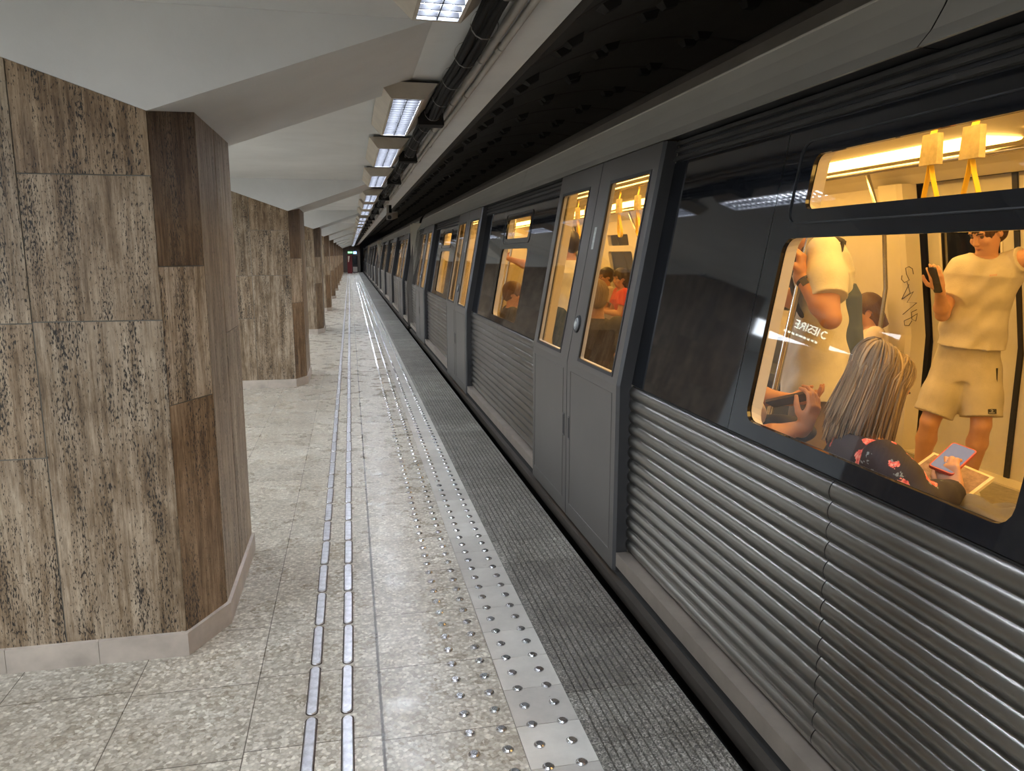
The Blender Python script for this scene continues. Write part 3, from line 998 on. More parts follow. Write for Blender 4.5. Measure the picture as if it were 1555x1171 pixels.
    # --- doors
    for dc in DOORS:
        for sgn in (-1, 1):
            # leaf: seam side at dc, outer side at dc + sgn * .845
            ys, yo = dc + sgn * .0045, dc + sgn * .845
            lo, hi = min(ys, yo), max(ys, yo)
            w0, w1 = (dc - .745, dc - .205) if sgn < 0 else (dc + .175, dc + .725)
            fn = lambda u, v, d: PN(Y(u), v, d)
            b = MB()
            ch = .014
            a_, c_ = (lo + ch, hi) if sgn < 0 else (lo, hi - ch)
            wi = (w0, w1, .992, 1.922)
            b.cm = 0
            b.quad(fn(a_, .034, 0), fn(c_, .034, 0), fn(c_, ZK, 0), fn(a_, ZK, 0))
            b.ring(fn, (a_, c_, ZK, ZT), wi, .02, 0)
            b.quad(fn(a_, .034, 0), fn(a_, .034, .024), fn(c_, .034, .024), fn(c_, .034, 0))
            b.quad(fn(a_, ZT, 0), fn(a_, ZT, .024), fn(c_, ZT, .024), fn(c_, ZT, 0))
            b.cm = 1                                        # edges
            eo = yo; ei_ = yo - sgn * ch
            for za, zb_ in ((.034, ZK), (ZK, ZT)):
                b.quad(fn(ei_, za, 0), fn(ei_, zb_, 0), fn(eo, zb_, ch), fn(eo, za, ch))
                b.quad(fn(eo, za, ch), fn(eo, zb_, ch), fn(eo, zb_, .078), fn(eo, za, .078))
                b.quad(fn(ys, za, 0), fn(ys, zb_, 0), fn(ys, zb_, .024), fn(ys, za, .024))
            b.cm = 2                                        # cabin face
            b.quad(fn(lo, .034, .024), fn(hi, .034, .024), fn(hi, ZK, .024), fn(lo, ZK, .024))
            b.ring(fn, (lo, hi, ZK, ZT), wi, .02, .024); b.rim(fn, wi, .012, .008, .026)
            leaf = b.build('door', [M['door'], M['doorside'], M['cabindoor']], root)
            g = MB()
            o2 = (w0 - .016, w1 + .016, .976, 1.938)
            g.ring(fn, o2, wi, .012, -.0035); g.rim(fn, wi, .012, -.0035, .007); g.rim(fn, o2, .001, -.0035, .001)
            g.build('gasket', M['rubber'], leaf)
            g = MB(); g.disc(fn, wi, .012, .007); g.build('window_pane', M['glass'], leaf)
            # recessed pull near the seam
            hy = dc + sgn * .055
            g = MB(); g.cm = 0; g.ring(fn, (hy - .017, hy + .017, .50, .635), (hy - .010, hy + .010, .508, .627), .008, -.003)
            g.rim(fn, (hy - .010, hy + .010, .508, .627), .008, -.003, .0); g.rim(fn, (hy - .017, hy + .017, .50, .635), .003, -.003, 0)
            g.cm = 1; g.disc(fn, (hy - .010, hy + .010, .508, .627), .008, -.0008)
            g.build('handle', [M['doorside'], M['rubber']], leaf)
            # shallow pressed panel line on the lower half
            g = MB()
            pth = [fn(lo + .07, .12, -.0006), fn(hi - .07, .12, -.0006), fn(hi - .07, .90, -.0006), fn(lo + .07, .90, -.0006)]
            g.tube(pth + pth[:1], .0022, 4, cap=False); g.build('pressed_line', M['door'], leaf)
        g = MB()
        for za, zb_ in ((.034, ZK), (ZK, ZT)):
            g.hexa([fn(dc - .0045, za, .004), fn(dc + .0045, za, .004), fn(dc + .0045, za, .022), fn(dc - .0045, za, .022)],
                   [fn(dc - .0045, zb_, .004), fn(dc + .0045, zb_, .004), fn(dc + .0045, zb_, .022), fn(dc - .0045, zb_, .022)])
        g.build('door_seal', M['rubber'], root)
        # round opening button on the seam and a small notice above it
        g = MB()
        def dsk(r, d, n=16): return [fn(dc - .075 + r * math.cos(2 * math.pi * k / n), 1.168 + r * 1.05 * math.sin(2 * math.pi * k / n), d) for k in range(n)]
        g.cm = 0; g.hexa(dsk(.048, 0), dsk(.044, -.010)); g.cm = 1; g.hexa(dsk(.034, -.0095), dsk(.028, -.016)); g.cm = 2; g.hexa(dsk(.016, -.0155), dsk(.015, -.018))
        g.build('door_button', [M['rubber'], M['button'], M['sticker']], root)
        g = MB(); g.hexa([fn(dc - .095, 1.58, 0), fn(dc - .060, 1.58, 0), fn(dc - .060, 1.70, 0), fn(dc - .095, 1.70, 0)],
                         [fn(dc - .095, 1.58, -.001), fn(dc - .060, 1.58, -.001), fn(dc - .060, 1.70, -.001), fn(dc - .095, 1.70, -.001)])
        g.build('door_notice', M['sticker'], root)
        g = MB(); g.box(XD + .05, XD + .16, Y(dc - .845), Y(dc + .845), .03, .052); g.build('door_threshold', M['rail'], root)
        g = MB(); g.box(2 * XC - XD - .20, 2 * XC - XD - .04, Y(dc - .80), Y(dc + .80), .045, .062); g.build('door_threshold', M['cream'], root)
        # header above the door inside
        g = MB(); g.quad(PN(Y(dc - .845), 1.955, .13), PN(Y(dc + .845), 1.955, .13), PN(Y(dc + .845), 2.06, .13), PN(Y(dc - .845), 2.06, .13))
        g.quad(PN(Y(dc - .845), 1.955, .05), PN(Y(dc + .845), 1.955, .05), PN(Y(dc + .845), 1.955, .13), PN(Y(dc - .845), 1.955, .13)); g.build('door_header', M['cream'], root)
    # --- cantrail and roof (both sides)
    prof = [(0.0, 2.058), (0.035, 2.10), (0.068, 2.16), (0.094, 2.22), (0.110, 2.268)]
    prof2 = [(0.111, 2.276), (0.135, 2.33), (0.185, 2.385), (0.27, 2.435), (0.45, 2.49), (0.75, 2.535), (1.38, 2.56)]
    xb = XD + TILT * (2.055 - ZK)
    cuts = [-HALF] + WINS + [HALF]
    for a, c in zip(cuts[:-1], cuts[1:]):
        b = MB()
        a2, c2 = Y(a) + .003, Y(c) - .003
        for p, q in zip(prof[:-1], prof[1:]):
            b.quad((xb + p[0], a2, p[1]), (xb + p[0], c2, p[1]), (xb + q[0], c2, q[1]), (xb + q[0], a2, q[1]))
        b.cm = 1; b.quad((xb + .012, a2, 2.058), (xb + .012, c2, 2.058), (xb + .075, c2, 2.056), (xb + .075, a2, 2.056))  # underside coloured black to stand for the shade below the fascia
        b.cm = 0; b.quad((xb, a2, 2.058), (xb, c2, 2.058), (xb + .012, c2, 2.058), (xb + .012, a2, 2.058))
        b.build('cantrail', [M['fascia'], M['rubber']], root, smooth=False)
    b = MB(); b.tube([(xb + .110, Y(-HALF), 2.272), (xb + .110, Y(HALF), 2.272)], .0045, 6); b.build('rain_gutter', M['fascia'], root)
    b = MB()
    for s_ in (1, -1):
        X_ = lambda d: xb + d if s_ > 0 else 2 * XC - (xb + d)
        pr = prof2 if s_ > 0 else prof + prof2
        for p, q in zip(pr[:-1], pr[1:]):
            b.quad((X_(p[0]), Y(-HALF), p[1]), (X_(p[0]), Y(HALF), p[1]), (X_(q[0]), Y(HALF), q[1]), (X_(q[0]), Y(-HALF), q[1]))
    b.build('roof', M['roof'], root, smooth=True)
    # --- far side
    far = MB(); dl = MB(); ext = MB()
    fnf = lambda u, v, d: PF(Y(u), v, d)
    def fplate(mb, y0, y1, d, za, zb_): mb.quad(PF(Y(y0), za, d), PF(Y(y1), za, d), PF(Y(y1), zb_, d), PF(Y(y0), zb_, d))
    for ei, (a, c) in enumerate(edges):
        m = None
        for w in WINS:
            if a < w < c: m = w
        fplate(ext, a, c, .06, .0, ZK); fplate(far, a, c, .13, .05, ZK)
        if m is None:
            fplate(far, a, c, .13, ZK, 2.06); fplate(ext, a, c, .07, ZK, 2.06)
        else:
            lo_o, lo_i = (m - .6, m + .6, ZK, 1.66), (m - .53, m + .53, 1.004, 1.602)
            up_o, up_i = (m - .6, m + .6, 1.66, 2.06), (m - .455, m + .455, 1.69, 1.858)
            fplate(far, a, m - .6, .13, ZK, 2.06); fplate(far, m + .6, c, .13, ZK, 2.06)
            fplate(ext, a, m - .6, .07, ZK, 2.06); fplate(ext, m + .6, c, .07, ZK, 2.06)
            wn = MB()
            for o_, i_, rr in ((lo_o, lo_i, .045), (up_o, up_i, .03)):
                wn.ring(fnf, o_, i_, rr, .13); wn.rim(fnf, i_, rr, .13, .08); wn.ring(fnf, o_, i_, rr, .07)
            wo = wn.build('window', M['cream'], root)
            for nm, r_, rr in (('pane', lo_i, .045), ('vent_pane', up_i, .03)):
                g = MB(); g.disc(fnf, r_, rr, .085); g.build(nm, M['glass'], wo)
    far.build('wall_lining', M['cream'], root)
    ext.build('far_side_skin', M['rubber'], root)
    for dc in DOORS:
        for sgn in (-1, 1):
            ys, yo = dc + sgn * .006, dc + sgn * .78
            lo, hi = min(ys, yo), max(ys, yo)
            wi = (lo + .13, hi - .13, .96, 1.88)
            b = MB()
            fplate(b, lo, hi, .045, .05, .90); b.ring(fnf, (lo, hi, .90, 2.06), wi, .03, .045); b.rim(fnf, wi, .03, .045, .02)
            fplate(b, lo, hi, .0, .05, .90); b.ring(fnf, (lo, hi, .90, 2.06), wi, .03, .0)
            leaf = b.build('door', M['cabindoor'], root)
            g = MB(); o2 = (wi[0] - .018, wi[1] + .018, wi[2] - .018, wi[3] + .018); g.ring(fnf, o2, wi, .03, .05); g.rim(fnf, o2, .03, .05, .045); g.rim(fnf, wi, .03, .05, .02)
            g.build('window_frame', M['cream'], leaf)
            g = MB(); g.disc(fnf, wi, .03, .022); g.build('window_pane', M['glass'], leaf)
        g = MB()
        for za, zb_ in ((.05, ZK), (ZK, 2.06)):
            g.hexa([fnf(dc - .02, za, .035), fnf(dc + .02, za, .035), fnf(dc + .02, za, .058), fnf(dc - .02, za, .058)],
                   [fnf(dc - .02, zb_, .035), fnf(dc + .02, zb_, .035), fnf(dc + .02, zb_, .058), fnf(dc - .02, zb_, .058)])
        g.build('door_seal', M['rubber'], root)
        for sgn in (-1, 1):
            ya, yb = dc + sgn * .78, dc + sgn * .845
            g = MB()
            for za, zb_ in ((.05, ZK), (ZK, 2.06)): g.quad(fnf(ya, za, .02), fnf(yb, za, .02), fnf(yb, zb_, .02), fnf(ya, zb_, .02))
            g.build('door_gap', M['rubber'], root)
            # rounded column beside each far door
            y0, y1 = sorted((dc + sgn * .80, dc + sgn * 1.10))
            g = MB()
            cp = [(y0, .10), (y0 + .02, .205), (y0 + .06, .225), (y1 - .06, .225), (y1 - .02, .205), (y1, .10)]
            for p, q in zip(cp[:-1], cp[1:]):
                for za, zb_ in ((.05, ZK), (ZK, 2.06)):
                    g.quad(fnf(p[0], za, p[1]), fnf(q[0], za, q[1]), fnf(q[0], zb_, q[1]), fnf(p[0], zb_, p[1]))
            g.build('door_column', M['cream'], root)
    # --- floor, ceiling, lights
    b = MB(); b.box(XD + .055, 2 * XC - XD - .03, Y(-HALF) + .02, Y(HALF) - .02, .045, .05); b.build('cabin_floor', M['cabfloor'], root)
    b = MB()
    x0, x1 = PN(0, 2.06, .13)[0], PF(0, 2.06, .13)[0]
    A = [(x0, 2.055), (x0 + .10, 2.11), (x0 + .24, 2.155), (x0 + .42, 2.17), (x1 - .42, 2.17), (x1 - .24, 2.155), (x1 - .10, 2.11), (x1, 2.055)]
    for p, q in zip(A[:-1], A[1:]):
        b.quad((p[0], Y(-HALF) + .03, p[1]), (p[0], Y(HALF) - .03, p[1]), (q[0], Y(HALF) - .03, q[1]), (q[0], Y(-HALF) + .03, q[1]))
    b.build('cabin_ceiling', M['cream'], root)
    for xs in (2.16, 3.39):
        for k in range(6):
            ya = -HALF + .25 + 3.2 * k
            g = MB(); n = 8
            cp = [(xs + .15 * math.cos(math.pi * (1 + j / n)), 2.168 + .028 * math.sin(math.pi * (1 + j / n))) for j in range(n + 1)]
            for p, q in zip(cp[:-1], cp[1:]): g.quad((p[0], Y(ya), p[1]), (p[0], Y(ya + 2.9), p[1]), (q[0], Y(ya + 2.9), q[1]), (q[0], Y(ya), q[1]))
            g.poly([(p[0], Y(ya), p[1]) for p in cp]); g.poly([(p[0], Y(ya + 2.9), p[1]) for p in cp[::-1]])
            g.build('light_strip', M['strip'], root)
    for s_ in (-1, 1):
        b = MB(); yy = Y(s_ * (HALF - .02))
        b.quad((1.3, yy, .05), (4.25, yy, .05), (4.25, yy, 2.2), (1.3, yy, 2.2)); b.build('end_wall', M['cream'], root)
        b = MB(); y0, y1 = sorted((Y(s_ * (HALF - .02)), Y(s_ * (HALF + .005))))
        b.hexa([PN(y0, .03, .0), PN(y1, .03, .0), (XD + .20, y1, .03), (XD + .20, y0, .03)], [PN(y0, ZK, .0), PN(y1, ZK, .0), (XD + .20, y1, ZK), (XD + .20, y0, ZK)])
        b.hexa([PN(y0, ZK, .0), PN(y1, ZK, .0), (XD + .20, y1, ZK), (XD + .20, y0, ZK)], [PN(y0, ZT, .0), PN(y1, ZT, .0), (XD + .40, y1, ZT), (XD + .40, y0, ZT)])
        b.build('corner_post', M['roof'], root)
        b = MB(); y0, y1 = sorted((Y(s_ * HALF), Y(s_ * (HALF + .13)))); b.box(1.75, 3.8, y0, y1, .1, 2.25); b.build('gangway_bellows', M['rubber'], root)
    # --- seats, poles, straps
    for w in WINS:
        for side, fnq in (('n', PN), ('f', PF)):
            b = MB()
            y0, y1 = Y(w - 1.33), Y(w + 1.33)
            sx = lambda d: XD + d if side == 'n' else 2 * XC - XD - d
            xa, xb_ = sorted((sx(.14), sx(.58)))
            b.box(xa, xb_, y0, y1, .40, .47)
            xa, xb_ = sorted((sx(.14), sx(.19)))
            b.box(xa, xb_, y0, y1, .47, .74, lambda x, y, z: (x, y, z))
            xa, xb_ = sorted((sx(.14), sx(.45)))
            b.box(xa, xb_, y0 + .05, y1 - .05, .05, .40)
            b.build('bench_seat', M['seat'], root)
            for ye in (w - 1.46, w + 1.46):
                g = MB()
                if side == 'n': pt = [(1.88, Y(ye), .05), (1.89, Y(ye), .55), (1.925, Y(ye), .77), (2.08, Y(ye), 1.615), (2.13, Y(ye), 1.95), (2.16, Y(ye), 2.165)]
                else: pt = [(3.87, Y(ye), .05), (3.89, Y(ye), .77), (3.93, Y(ye), 1.3), (3.88, Y(ye), 1.7), (3.68, Y(ye), 2.165)]
                g.tube(pt, .016, 10); g.build('grab_pole', M['pole'], root, smooth=True)
                if side == 'n':
                    g = MB(); e = .006
                    g.hexa([(1.42, Y(ye) - e, .55), (1.84, Y(ye) - e, .55), (1.84, Y(ye) + e, .55), (1.42, Y(ye) + e, .55)],
                           [(1.56, Y(ye) - e, 1.45), (1.99, Y(ye) - e, 1.45), (1.99, Y(ye) + e, 1.45), (1.56, Y(ye) + e, 1.45)])
                    g.build('glass_screen', M['screen_glass'], root)
    for xr in (2.2, 3.35):
        g = MB(); g.tube([(xr, Y(-HALF + .4), 2.085), (xr, Y(HALF - .4), 2.085)], .016, 8); g.build('hand_rail', M['pole'], root, smooth=True)
        if xr > 3: continue
        for sy in (2.42, 2.62, 5.70, 6.12, 1.9, 1.7, 7.0, 7.3, 10.9, 11.2, 12.2):
            s = MB()
            c = sy
            s.cm = 0
            s.tube([(xr, c, 2.105), (xr + .012, c, 2.05), (xr, c, 2.0)], [(.018, .002)] * 3, 6, flat=(0, 1, 0))
            pts = [(xr, c + .045 * math.sin(2 * math.pi * t) * (0.6 + .4 * math.sin(math.pi * t)), 1.905 - .21 * math.sin(math.pi * t) ** .8) for t in [i / 14 for i in range(15)]]
            pts = [(p[0] + .02 * math.sin(math.pi * i / 14), p[1], p[2]) for i, p in enumerate(pts)]
            s.tube(pts, [(.0025, .013)] * 15, 6, flat=(0, 1, 0))
            so = s.build('strap_handle', M['yellow'], root)
            s = MB()
            s.hexa([(xr - .014, c - .046, 1.89), (xr + .014, c - .046, 1.89), (xr + .014, c + .046, 1.89), (xr - .014, c + .046, 1.89)],
                   [(xr - .012, c - .040, 2.005), (xr + .012, c - .040, 2.005), (xr + .012, c + .040, 2.005), (xr - .012, c + .040, 2.005)])
            s.build('sleeve', M['strapbox'], so)
    return root


car = make_car()
car['label'] = 'nearest corrugated steel metro car with the large lit window'
PITCH = 19.9
for k, nm in ((1, 'second metro car along the platform, beyond the first car joint'), (2, 'third metro car along the platform, seen at a steep angle'), (3, 'farthest metro car of the train, near the end of the platform')):
    c = copy_tree(car); c.location.y += PITCH * k; c['label'] = nm
# graffiti tag on the column beside the far door (first car only)
g = MB()
for st in ([(4.942, 1.408), (4.958, 1.448), (4.996, 1.463), (5.029, 1.452), (5.015, 1.407), (4.98, 1.364), (5.029, 1.343), (5.064, 1.367), (5.061, 1.396)],
           [(5.002, 1.349), (4.958, 1.269), (5.042, 1.219), (4.98, 1.331)], [(5.041, 1.217), (4.926, 1.28), (4.983, 1.196), (4.883, 1.2), (5.017, 1.104)],
           [(4.876, 1.15), (4.927, 1.127), (4.916, 1.075), (4.875, 1.066), (4.866, 1.122), (4.935, 1.083), (4.996, 1.058), (4.987, 1.024), (4.942, 1.026), (4.915, 1.065)]):
    sc_ = 1.0
    pts = []
    for (y, z) in st:
        for it in range(3):
            X = PF(0, CAMZ + (z - CAMZ) * sc_, .2265)[0]; sc_ = X / 4.09
        pts.append((X - .0, y * sc_, CAMZ + (z - CAMZ) * sc_))
    g.tube(pts, .0028, 5)
g.build('graffiti', M['ink'], car)

# ------------------------------------------------------------------ people: smooth distance fields meshed as one surface
class SDF:
    def __init__(s, lo, hi, h):
        s.h = h; s.lo = np.array(lo, float)
        s.n = np.ceil((np.array(hi) - s.lo) / h).astype(int) + 1
        s.f = np.full(s.n, 0.2, np.float32)

    def block(s, c, r):
        a = np.maximum(np.floor((np.array(c) - r - s.lo) / s.h).astype(int), 0)
        b = np.minimum(np.ceil((np.array(c) + r - s.lo) / s.h).astype(int) + 1, s.n)
        if np.any(b <= a): return None
        g = [s.lo[i] + s.h * np.arange(a[i], b[i]) for i in range(3)]
        return tuple(slice(a[i], b[i]) for i in range(3)), g[0][:, None, None], g[1][None, :, None], g[2][None, None, :]

    def _put(s, sl, d, k, sub=False):
        F_ = s.f[sl]
        if sub:
            h = np.maximum(k - np.abs(-d - F_), 0) / k if k > 0 else 0
            s.f[sl] = np.maximum(F_, -d) + h * h * k * .25
        else:
            h = np.maximum(k - np.abs(d - F_), 0) / k if k > 0 else 0
            s.f[sl] = np.minimum(F_, d) - h * h * k * .25

    def cone(s, a, b, ra, rb, k=.02, cut=False, sub=False):
        a = np.array(a, float); b = np.array(b, float); ab = b - a; L2 = ab @ ab
        R = math.sqrt(L2) / 2 + max(ra, rb) + k + .03
        q = s.block((a + b) / 2, R)
        if q is None: return
        sl, X, Y, Z = q
        px, py, pz = X - a[0], Y - a[1], Z - a[2]
        t0 = (px * ab[0] + py * ab[1] + pz * ab[2]) / L2
        t = np.clip(t0, 0, 1)
        d = np.sqrt((px - t * ab[0]) ** 2 + (py - t * ab[1]) ** 2 + (pz - t * ab[2]) ** 2) - (ra + (rb - ra) * t)
        if cut: d = np.maximum(d, (t0 - 1) * math.sqrt(L2))
        s._put(sl, d, k, sub)

    def chain(s, pts, rs, k=.02, cut=False):
        for i in range(len(pts) - 1):
            s.cone(pts[i], pts[i + 1], rs[i], rs[i + 1], k, cut and i == len(pts) - 2)

    def ell(s, c, axes, r, k=.02, sub=False):
        c = np.array(c, float); A = np.array(axes, float)
        q = s.block(c, max(r) + k + .03)
        if q is None: return
        sl, X, Y, Z = q
        p = (X - c[0], Y - c[1], Z - c[2])
        l = [(p[0] * A[i][0] + p[1] * A[i][1] + p[2] * A[i][2]) / r[i] for i in range(3)]
        k0 = np.sqrt(l[0] ** 2 + l[1] ** 2 + l[2] ** 2)
        k1 = np.sqrt((l[0] / r[0]) ** 2 + (l[1] / r[1]) ** 2 + (l[2] / r[2]) ** 2) + 1e-6
        s._put(sl, k0 * (k0 - 1) / k1, k, sub)

    def loft(s, pts, halfw, halfd, right, k=.02, wr=0.0, seed=0, pad=.06):
        """elliptical trunk along a polyline; half widths along `right`, half depths across it"""
        P = np.array(pts, float); seg = np.linalg.norm(np.diff(P, axis=0), axis=1); T = np.concatenate([[0], np.cumsum(seg)])
        ax = (P[-1] - P[0]) / np.linalg.norm(P[-1] - P[0])
        r = np.array(right, float); r -= ax * (r @ ax); r /= np.linalg.norm(r)
        f = np.cross(ax, r)
        base = P[0]; hh = (P - base) @ ax
        q = s.block((P[0] + P[-1]) / 2, np.linalg.norm(P[-1] - P[0]) / 2 + max(halfw) + pad)
        if q is None: return
        sl, X, Y, Z = q
        px, py, pz = X - base[0], Y - base[1], Z - base[2]
        t = px * ax[0] + py * ax[1] + pz * ax[2]
        tc = np.clip(t, 0, hh[-1])
        cr = np.interp(tc, hh, (P - base) @ r); cf = np.interp(tc, hh, (P - base) @ f)
        a = np.interp(tc, hh, halfw); b_ = np.interp(tc, hh, halfd)
        u = px * r[0] + py * r[1] + pz * r[2] - cr; v = px * f[0] + py * f[1] + pz * f[2] - cf
        k0 = np.sqrt((u / a) ** 2 + (v / b_) ** 2); k1 = np.sqrt((u / a ** 2) ** 2 + (v / b_ ** 2) ** 2) + 1e-5
        d = k0 * (k0 - 1) / k1
        if wr:
            d = d + wr * (np.sin(38 * t + 14 * u + seed) * np.sin(9 * v + 16 * u + seed * 2) + .7 * np.sin(60 * u + 22 * t + seed * 3) * np.cos(15 * t))
        d = np.maximum(d, np.maximum(-t, t - hh[-1]))
        s._put(sl, d, k)

    def plane(s, p, n):
        """keep the side the normal points away from"""
        n = np.array(n, float); n /= np.linalg.norm(n)
        g = [s.lo[i] + s.h * np.arange(s.n[i]) for i in range(3)]
        d = (g[0][:, None, None] - p[0]) * n[0] + (g[1][None, :, None] - p[1]) * n[1] + (g[2][None, None, :] - p[2]) * n[2]
        s.f = np.maximum(s.f, d.astype(np.float32))

    def build(s, name, mat, parent):
        f = s.f; n = s.n
        neg = f < 0
        idx = -np.ones(n - 1, int)
        corner = [neg[i:n[0] - 1 + i, j:n[1] - 1 + j, k:n[2] - 1 + k] for i in (0, 1) for j in (0, 1) for k in (0, 1)]
        cnt = sum(c.astype(np.int8) for c in corner)
        act = (cnt > 0) & (cnt < 8)
        cells = np.argwhere(act)
        if len(cells) == 0: return None
        idx[act] = np.arange(len(cells))
        acc = np.zeros((len(cells), 3)); num = np.zeros(len(cells))
        cs = [(i, j, k) for i in (0, 1) for j in (0, 1) for k in (0, 1)]
        val = {c: f[cells[:, 0] + c[0], cells[:, 1] + c[1], cells[:, 2] + c[2]] for c in cs}
        for c in cs:
            for a in range(3):
                if c[a] == 0:
                    e = list(c); e[a] = 1; e = tuple(e)
                    va, vb = val[c], val[e]
                    m = (va < 0) != (vb < 0)
                    t = np.where(m, va / np.where(m, va - vb, 1), 0)
                    p = np.tile(np.array(c, float), (len(cells), 1)); p[:, a] += t
                    acc[m] += p[m]; num[m] += 1
        verts = s.lo + s.h * (cells + acc / num[:, None])
        faces = []
        for a in range(3):
            b_, c_ = (a + 1) % 3, (a + 2) % 3
            sl0 = [slice(None)] * 3; sl1 = [slice(None)] * 3
            sl0[a] = slice(0, n[a] - 1); sl1[a] = slice(1, n[a])
            d = neg[tuple(sl0)] != neg[tuple(sl1)]
            e = np.argwhere(d)
            e = e[(e[:, b_] > 0) & (e[:, c_] > 0) & (e[:, b_] < n[b_] - 1) & (e[:, c_] < n[c_] - 1)]
            if len(e) == 0: continue
            def I(db, dc):
                q = e.copy(); q[:, b_] -= db; q[:, c_] -= dc
                return idx[q[:, 0], q[:, 1], q[:, 2]]
            Q = np.stack([I(1, 1), I(0, 1), I(0, 0), I(1, 0)], 1)
            flip = ~neg[e[:, 0], e[:, 1], e[:, 2]]
            Q[flip] = Q[flip][:, ::-1]
            faces.append(Q)
        faces = np.concatenate(faces)
        me = bpy.data.meshes.new(name)
        o0 = np.array(origin(parent)) if parent is not None else np.zeros(3)
        V = verts - o0
        me.vertices.add(len(V)); me.vertices.foreach_set('co', V.astype(np.float32).ravel())
        me.loops.add(faces.size); me.loops.foreach_set('vertex_index', faces.astype(np.int32).ravel())
        me.polygons.add(len(faces)); me.polygons.foreach_set('loop_start', (np.arange(len(faces)) * 4).astype(np.int32))
        me.polygons.foreach_set('use_smooth', np.ones(len(faces), bool))
        me.update(calc_edges=True); me.validate()
        me.materials.append(mat)
        o = bpy.data.objects.new(name, me); COL.objects.link(o)
        if parent is not None: o.parent = parent
        return o


def V3(*a): return np.array(a, float)
def unit(v): v = np.array(v, float); return v / np.linalg.norm(v)
UP = V3(0, 0, 1)


def head(S, c, f, u, k=1.0):
    """c: head centre, f: facing, u: crown direction; returns the right axis"""
    f = unit(f); u = unit(np.array(u) - f * (np.array(u) @ f)); r = np.cross(f, u)
    ax = (r, f, u); P = lambda x, y, z: c + k * (r * x + f * y + u * z)
    S.ell(P(0, -.014, .028), ax, (.074 * k, .094 * k, .090 * k), .01)
    S.ell(P(0, .030, -.035), ax, (.057 * k, .062 * k, .072 * k), .035)
    S.ell(P(0, .050, -.085), ax, (.034 * k, .030 * k, .024 * k), .03)
    S.cone(P(-.035, .072, .034), P(.035, .072, .034), .014 * k, .014 * k, .02)
    for x in (-1, 1):
        S.ell(P(x * .031, .098, .012), ax, (.018 * k, .016 * k, .011 * k), .014, sub=True)
        S.ell(P(x * .040, .066, -.022), ax, (.020 * k, .020 * k, .018 * k), .02)
        S.ell(P(x * .076, -.008, -.004), ax, (.009 * k, .018 * k, .031 * k), .008)
    S.cone(P(0, .088, .020), P(0, .108, -.022), .008 * k, .011 * k, .014)
    S.ell(P(0, .100, -.027), ax, (.016 * k, .012 * k, .009 * k), .008)
    S.ell(P(0, .086, -.055), ax, (.024 * k, .012 * k, .012 * k), .012)
    return P, ax


def face_bits(root, P, ax, k=1.0):
    b = MB()
    for x in (-1, 1): b.sphere(P(x * .031, .0765, .011), .0105 * k, 8, 6)
    b.build('eyes', M['eye'], root, smooth=True)
    b = MB()
    for x in (-1, 1): b.tube([P(x * .014, .093, .030), P(x * .030, .092, .037), P(x * .048, .080, .033)], .0038 * k, 5)
    b.build('eyebrows', M['hair_dark'], root, smooth=True)
    b = MB()
    b.tube([P(-.024, .086, -.058), P(-.010, .0965, -.0545), P(0, .0975, -.056), P(.010, .0965, -.0545), P(.024, .086, -.058)], [.002 * k, .0042 * k, .0045 * k, .0042 * k, .002 * k], 6)
    b.tube([P(-.022, .086, -.060), P(0, .0955, -.0655), P(.022, .086, -.060)], [.002 * k, .0052 * k, .002 * k], 6)
    b.build('lips', M['lip'], root, smooth=True)


def hand(S, w, d, n, thumb, curl=(.5, .6, .6, .65), k=1.0, tcurl=.4):
    """w wrist, d direction of the fingers, n palm normal (the way fingers curl), thumb: side of the thumb"""
    d = unit(d); n = unit(np.array(n) - d * (np.array(n) @ d)); t = unit(np.cross(d, n))
    if t @ np.array(thumb) < 0: t = -t
    w = np.array(w, float)
    S.cone(w - d * .02, w + d * .03, .024 * k, .026 * k, .015)
    offs = (.030, .010, -.010, -.028); ln = ((.044, .026, .022), (.048, .030, .023), (.045, .028, .022), (.036, .021, .019))
    for i in range(4):
        b0 = w + d * .022 + t * offs[i] * .7
        b1 = w + d * (.088 - abs(i - 1.2) * .005) * k + t * offs[i] * k
        S.cone(b0, b1, .0135 * k, .0115 * k, .012)
        p = b1; a = 0.0
        for j, L in enumerate(ln[i]):
            a += curl[i] * (0.9, 1.15, .8)[j]
            q = p + (d * math.cos(a) + n * math.sin(a)) * L * k
            S.cone(p, q, (.0098, .0090, .0082)[j] * k, (.0090, .0082, .0070)[j] * k, .003)
            p = q
    p = w + d * .022 + t * .018
    q = p + unit(d * .55 + t * .75 + n * .35) * .045 * k
    S.cone(p, q, .0155 * k, .0125 * k, .014)
    d2 = unit(d * .85 + t * (.45 - tcurl * .4) + n * (.3 + tcurl * .5)); r_ = q + d2 * .034 * k
    S.cone(q, r_, .0115 * k, .0105 * k, .004)
    d3 = unit(d * .9 + t * (.1 - tcurl * .4) + n * (.3 + tcurl * .7)); S.cone(r_, r_ + d3 * .027 * k, .0102 * k, .0085 * k, .003)


def arm(S, sh, el, wr, k=1.0):
    sh, el, wr = map(np.array, (sh, el, wr))
    S.chain([sh, sh + (el - sh) * .45, el], [.058 * k, .049 * k, .038 * k], .03)
    S.chain([el, el + (wr - el) * .3, wr], [.038 * k, .043 * k, .025 * k], .02)


def leg(S, hip, kn, an, k=1.0, foot=None):
    hip, kn, an = map(np.array, (hip, kn, an))
    S.chain([hip, hip + (kn - hip) * .5, kn], [.092 * k, .074 * k, .054 * k], .03)
    S.chain([kn, kn + (an - kn) * .30, an], [.052 * k, .058 * k, .034 * k], .02)
    if foot is not None:
        d = unit(foot)
        S.chain([an, an + d * .07 - UP * .045, an + d * .16 - UP * .055], [.036 * k, .038 * k, .028 * k], .02)


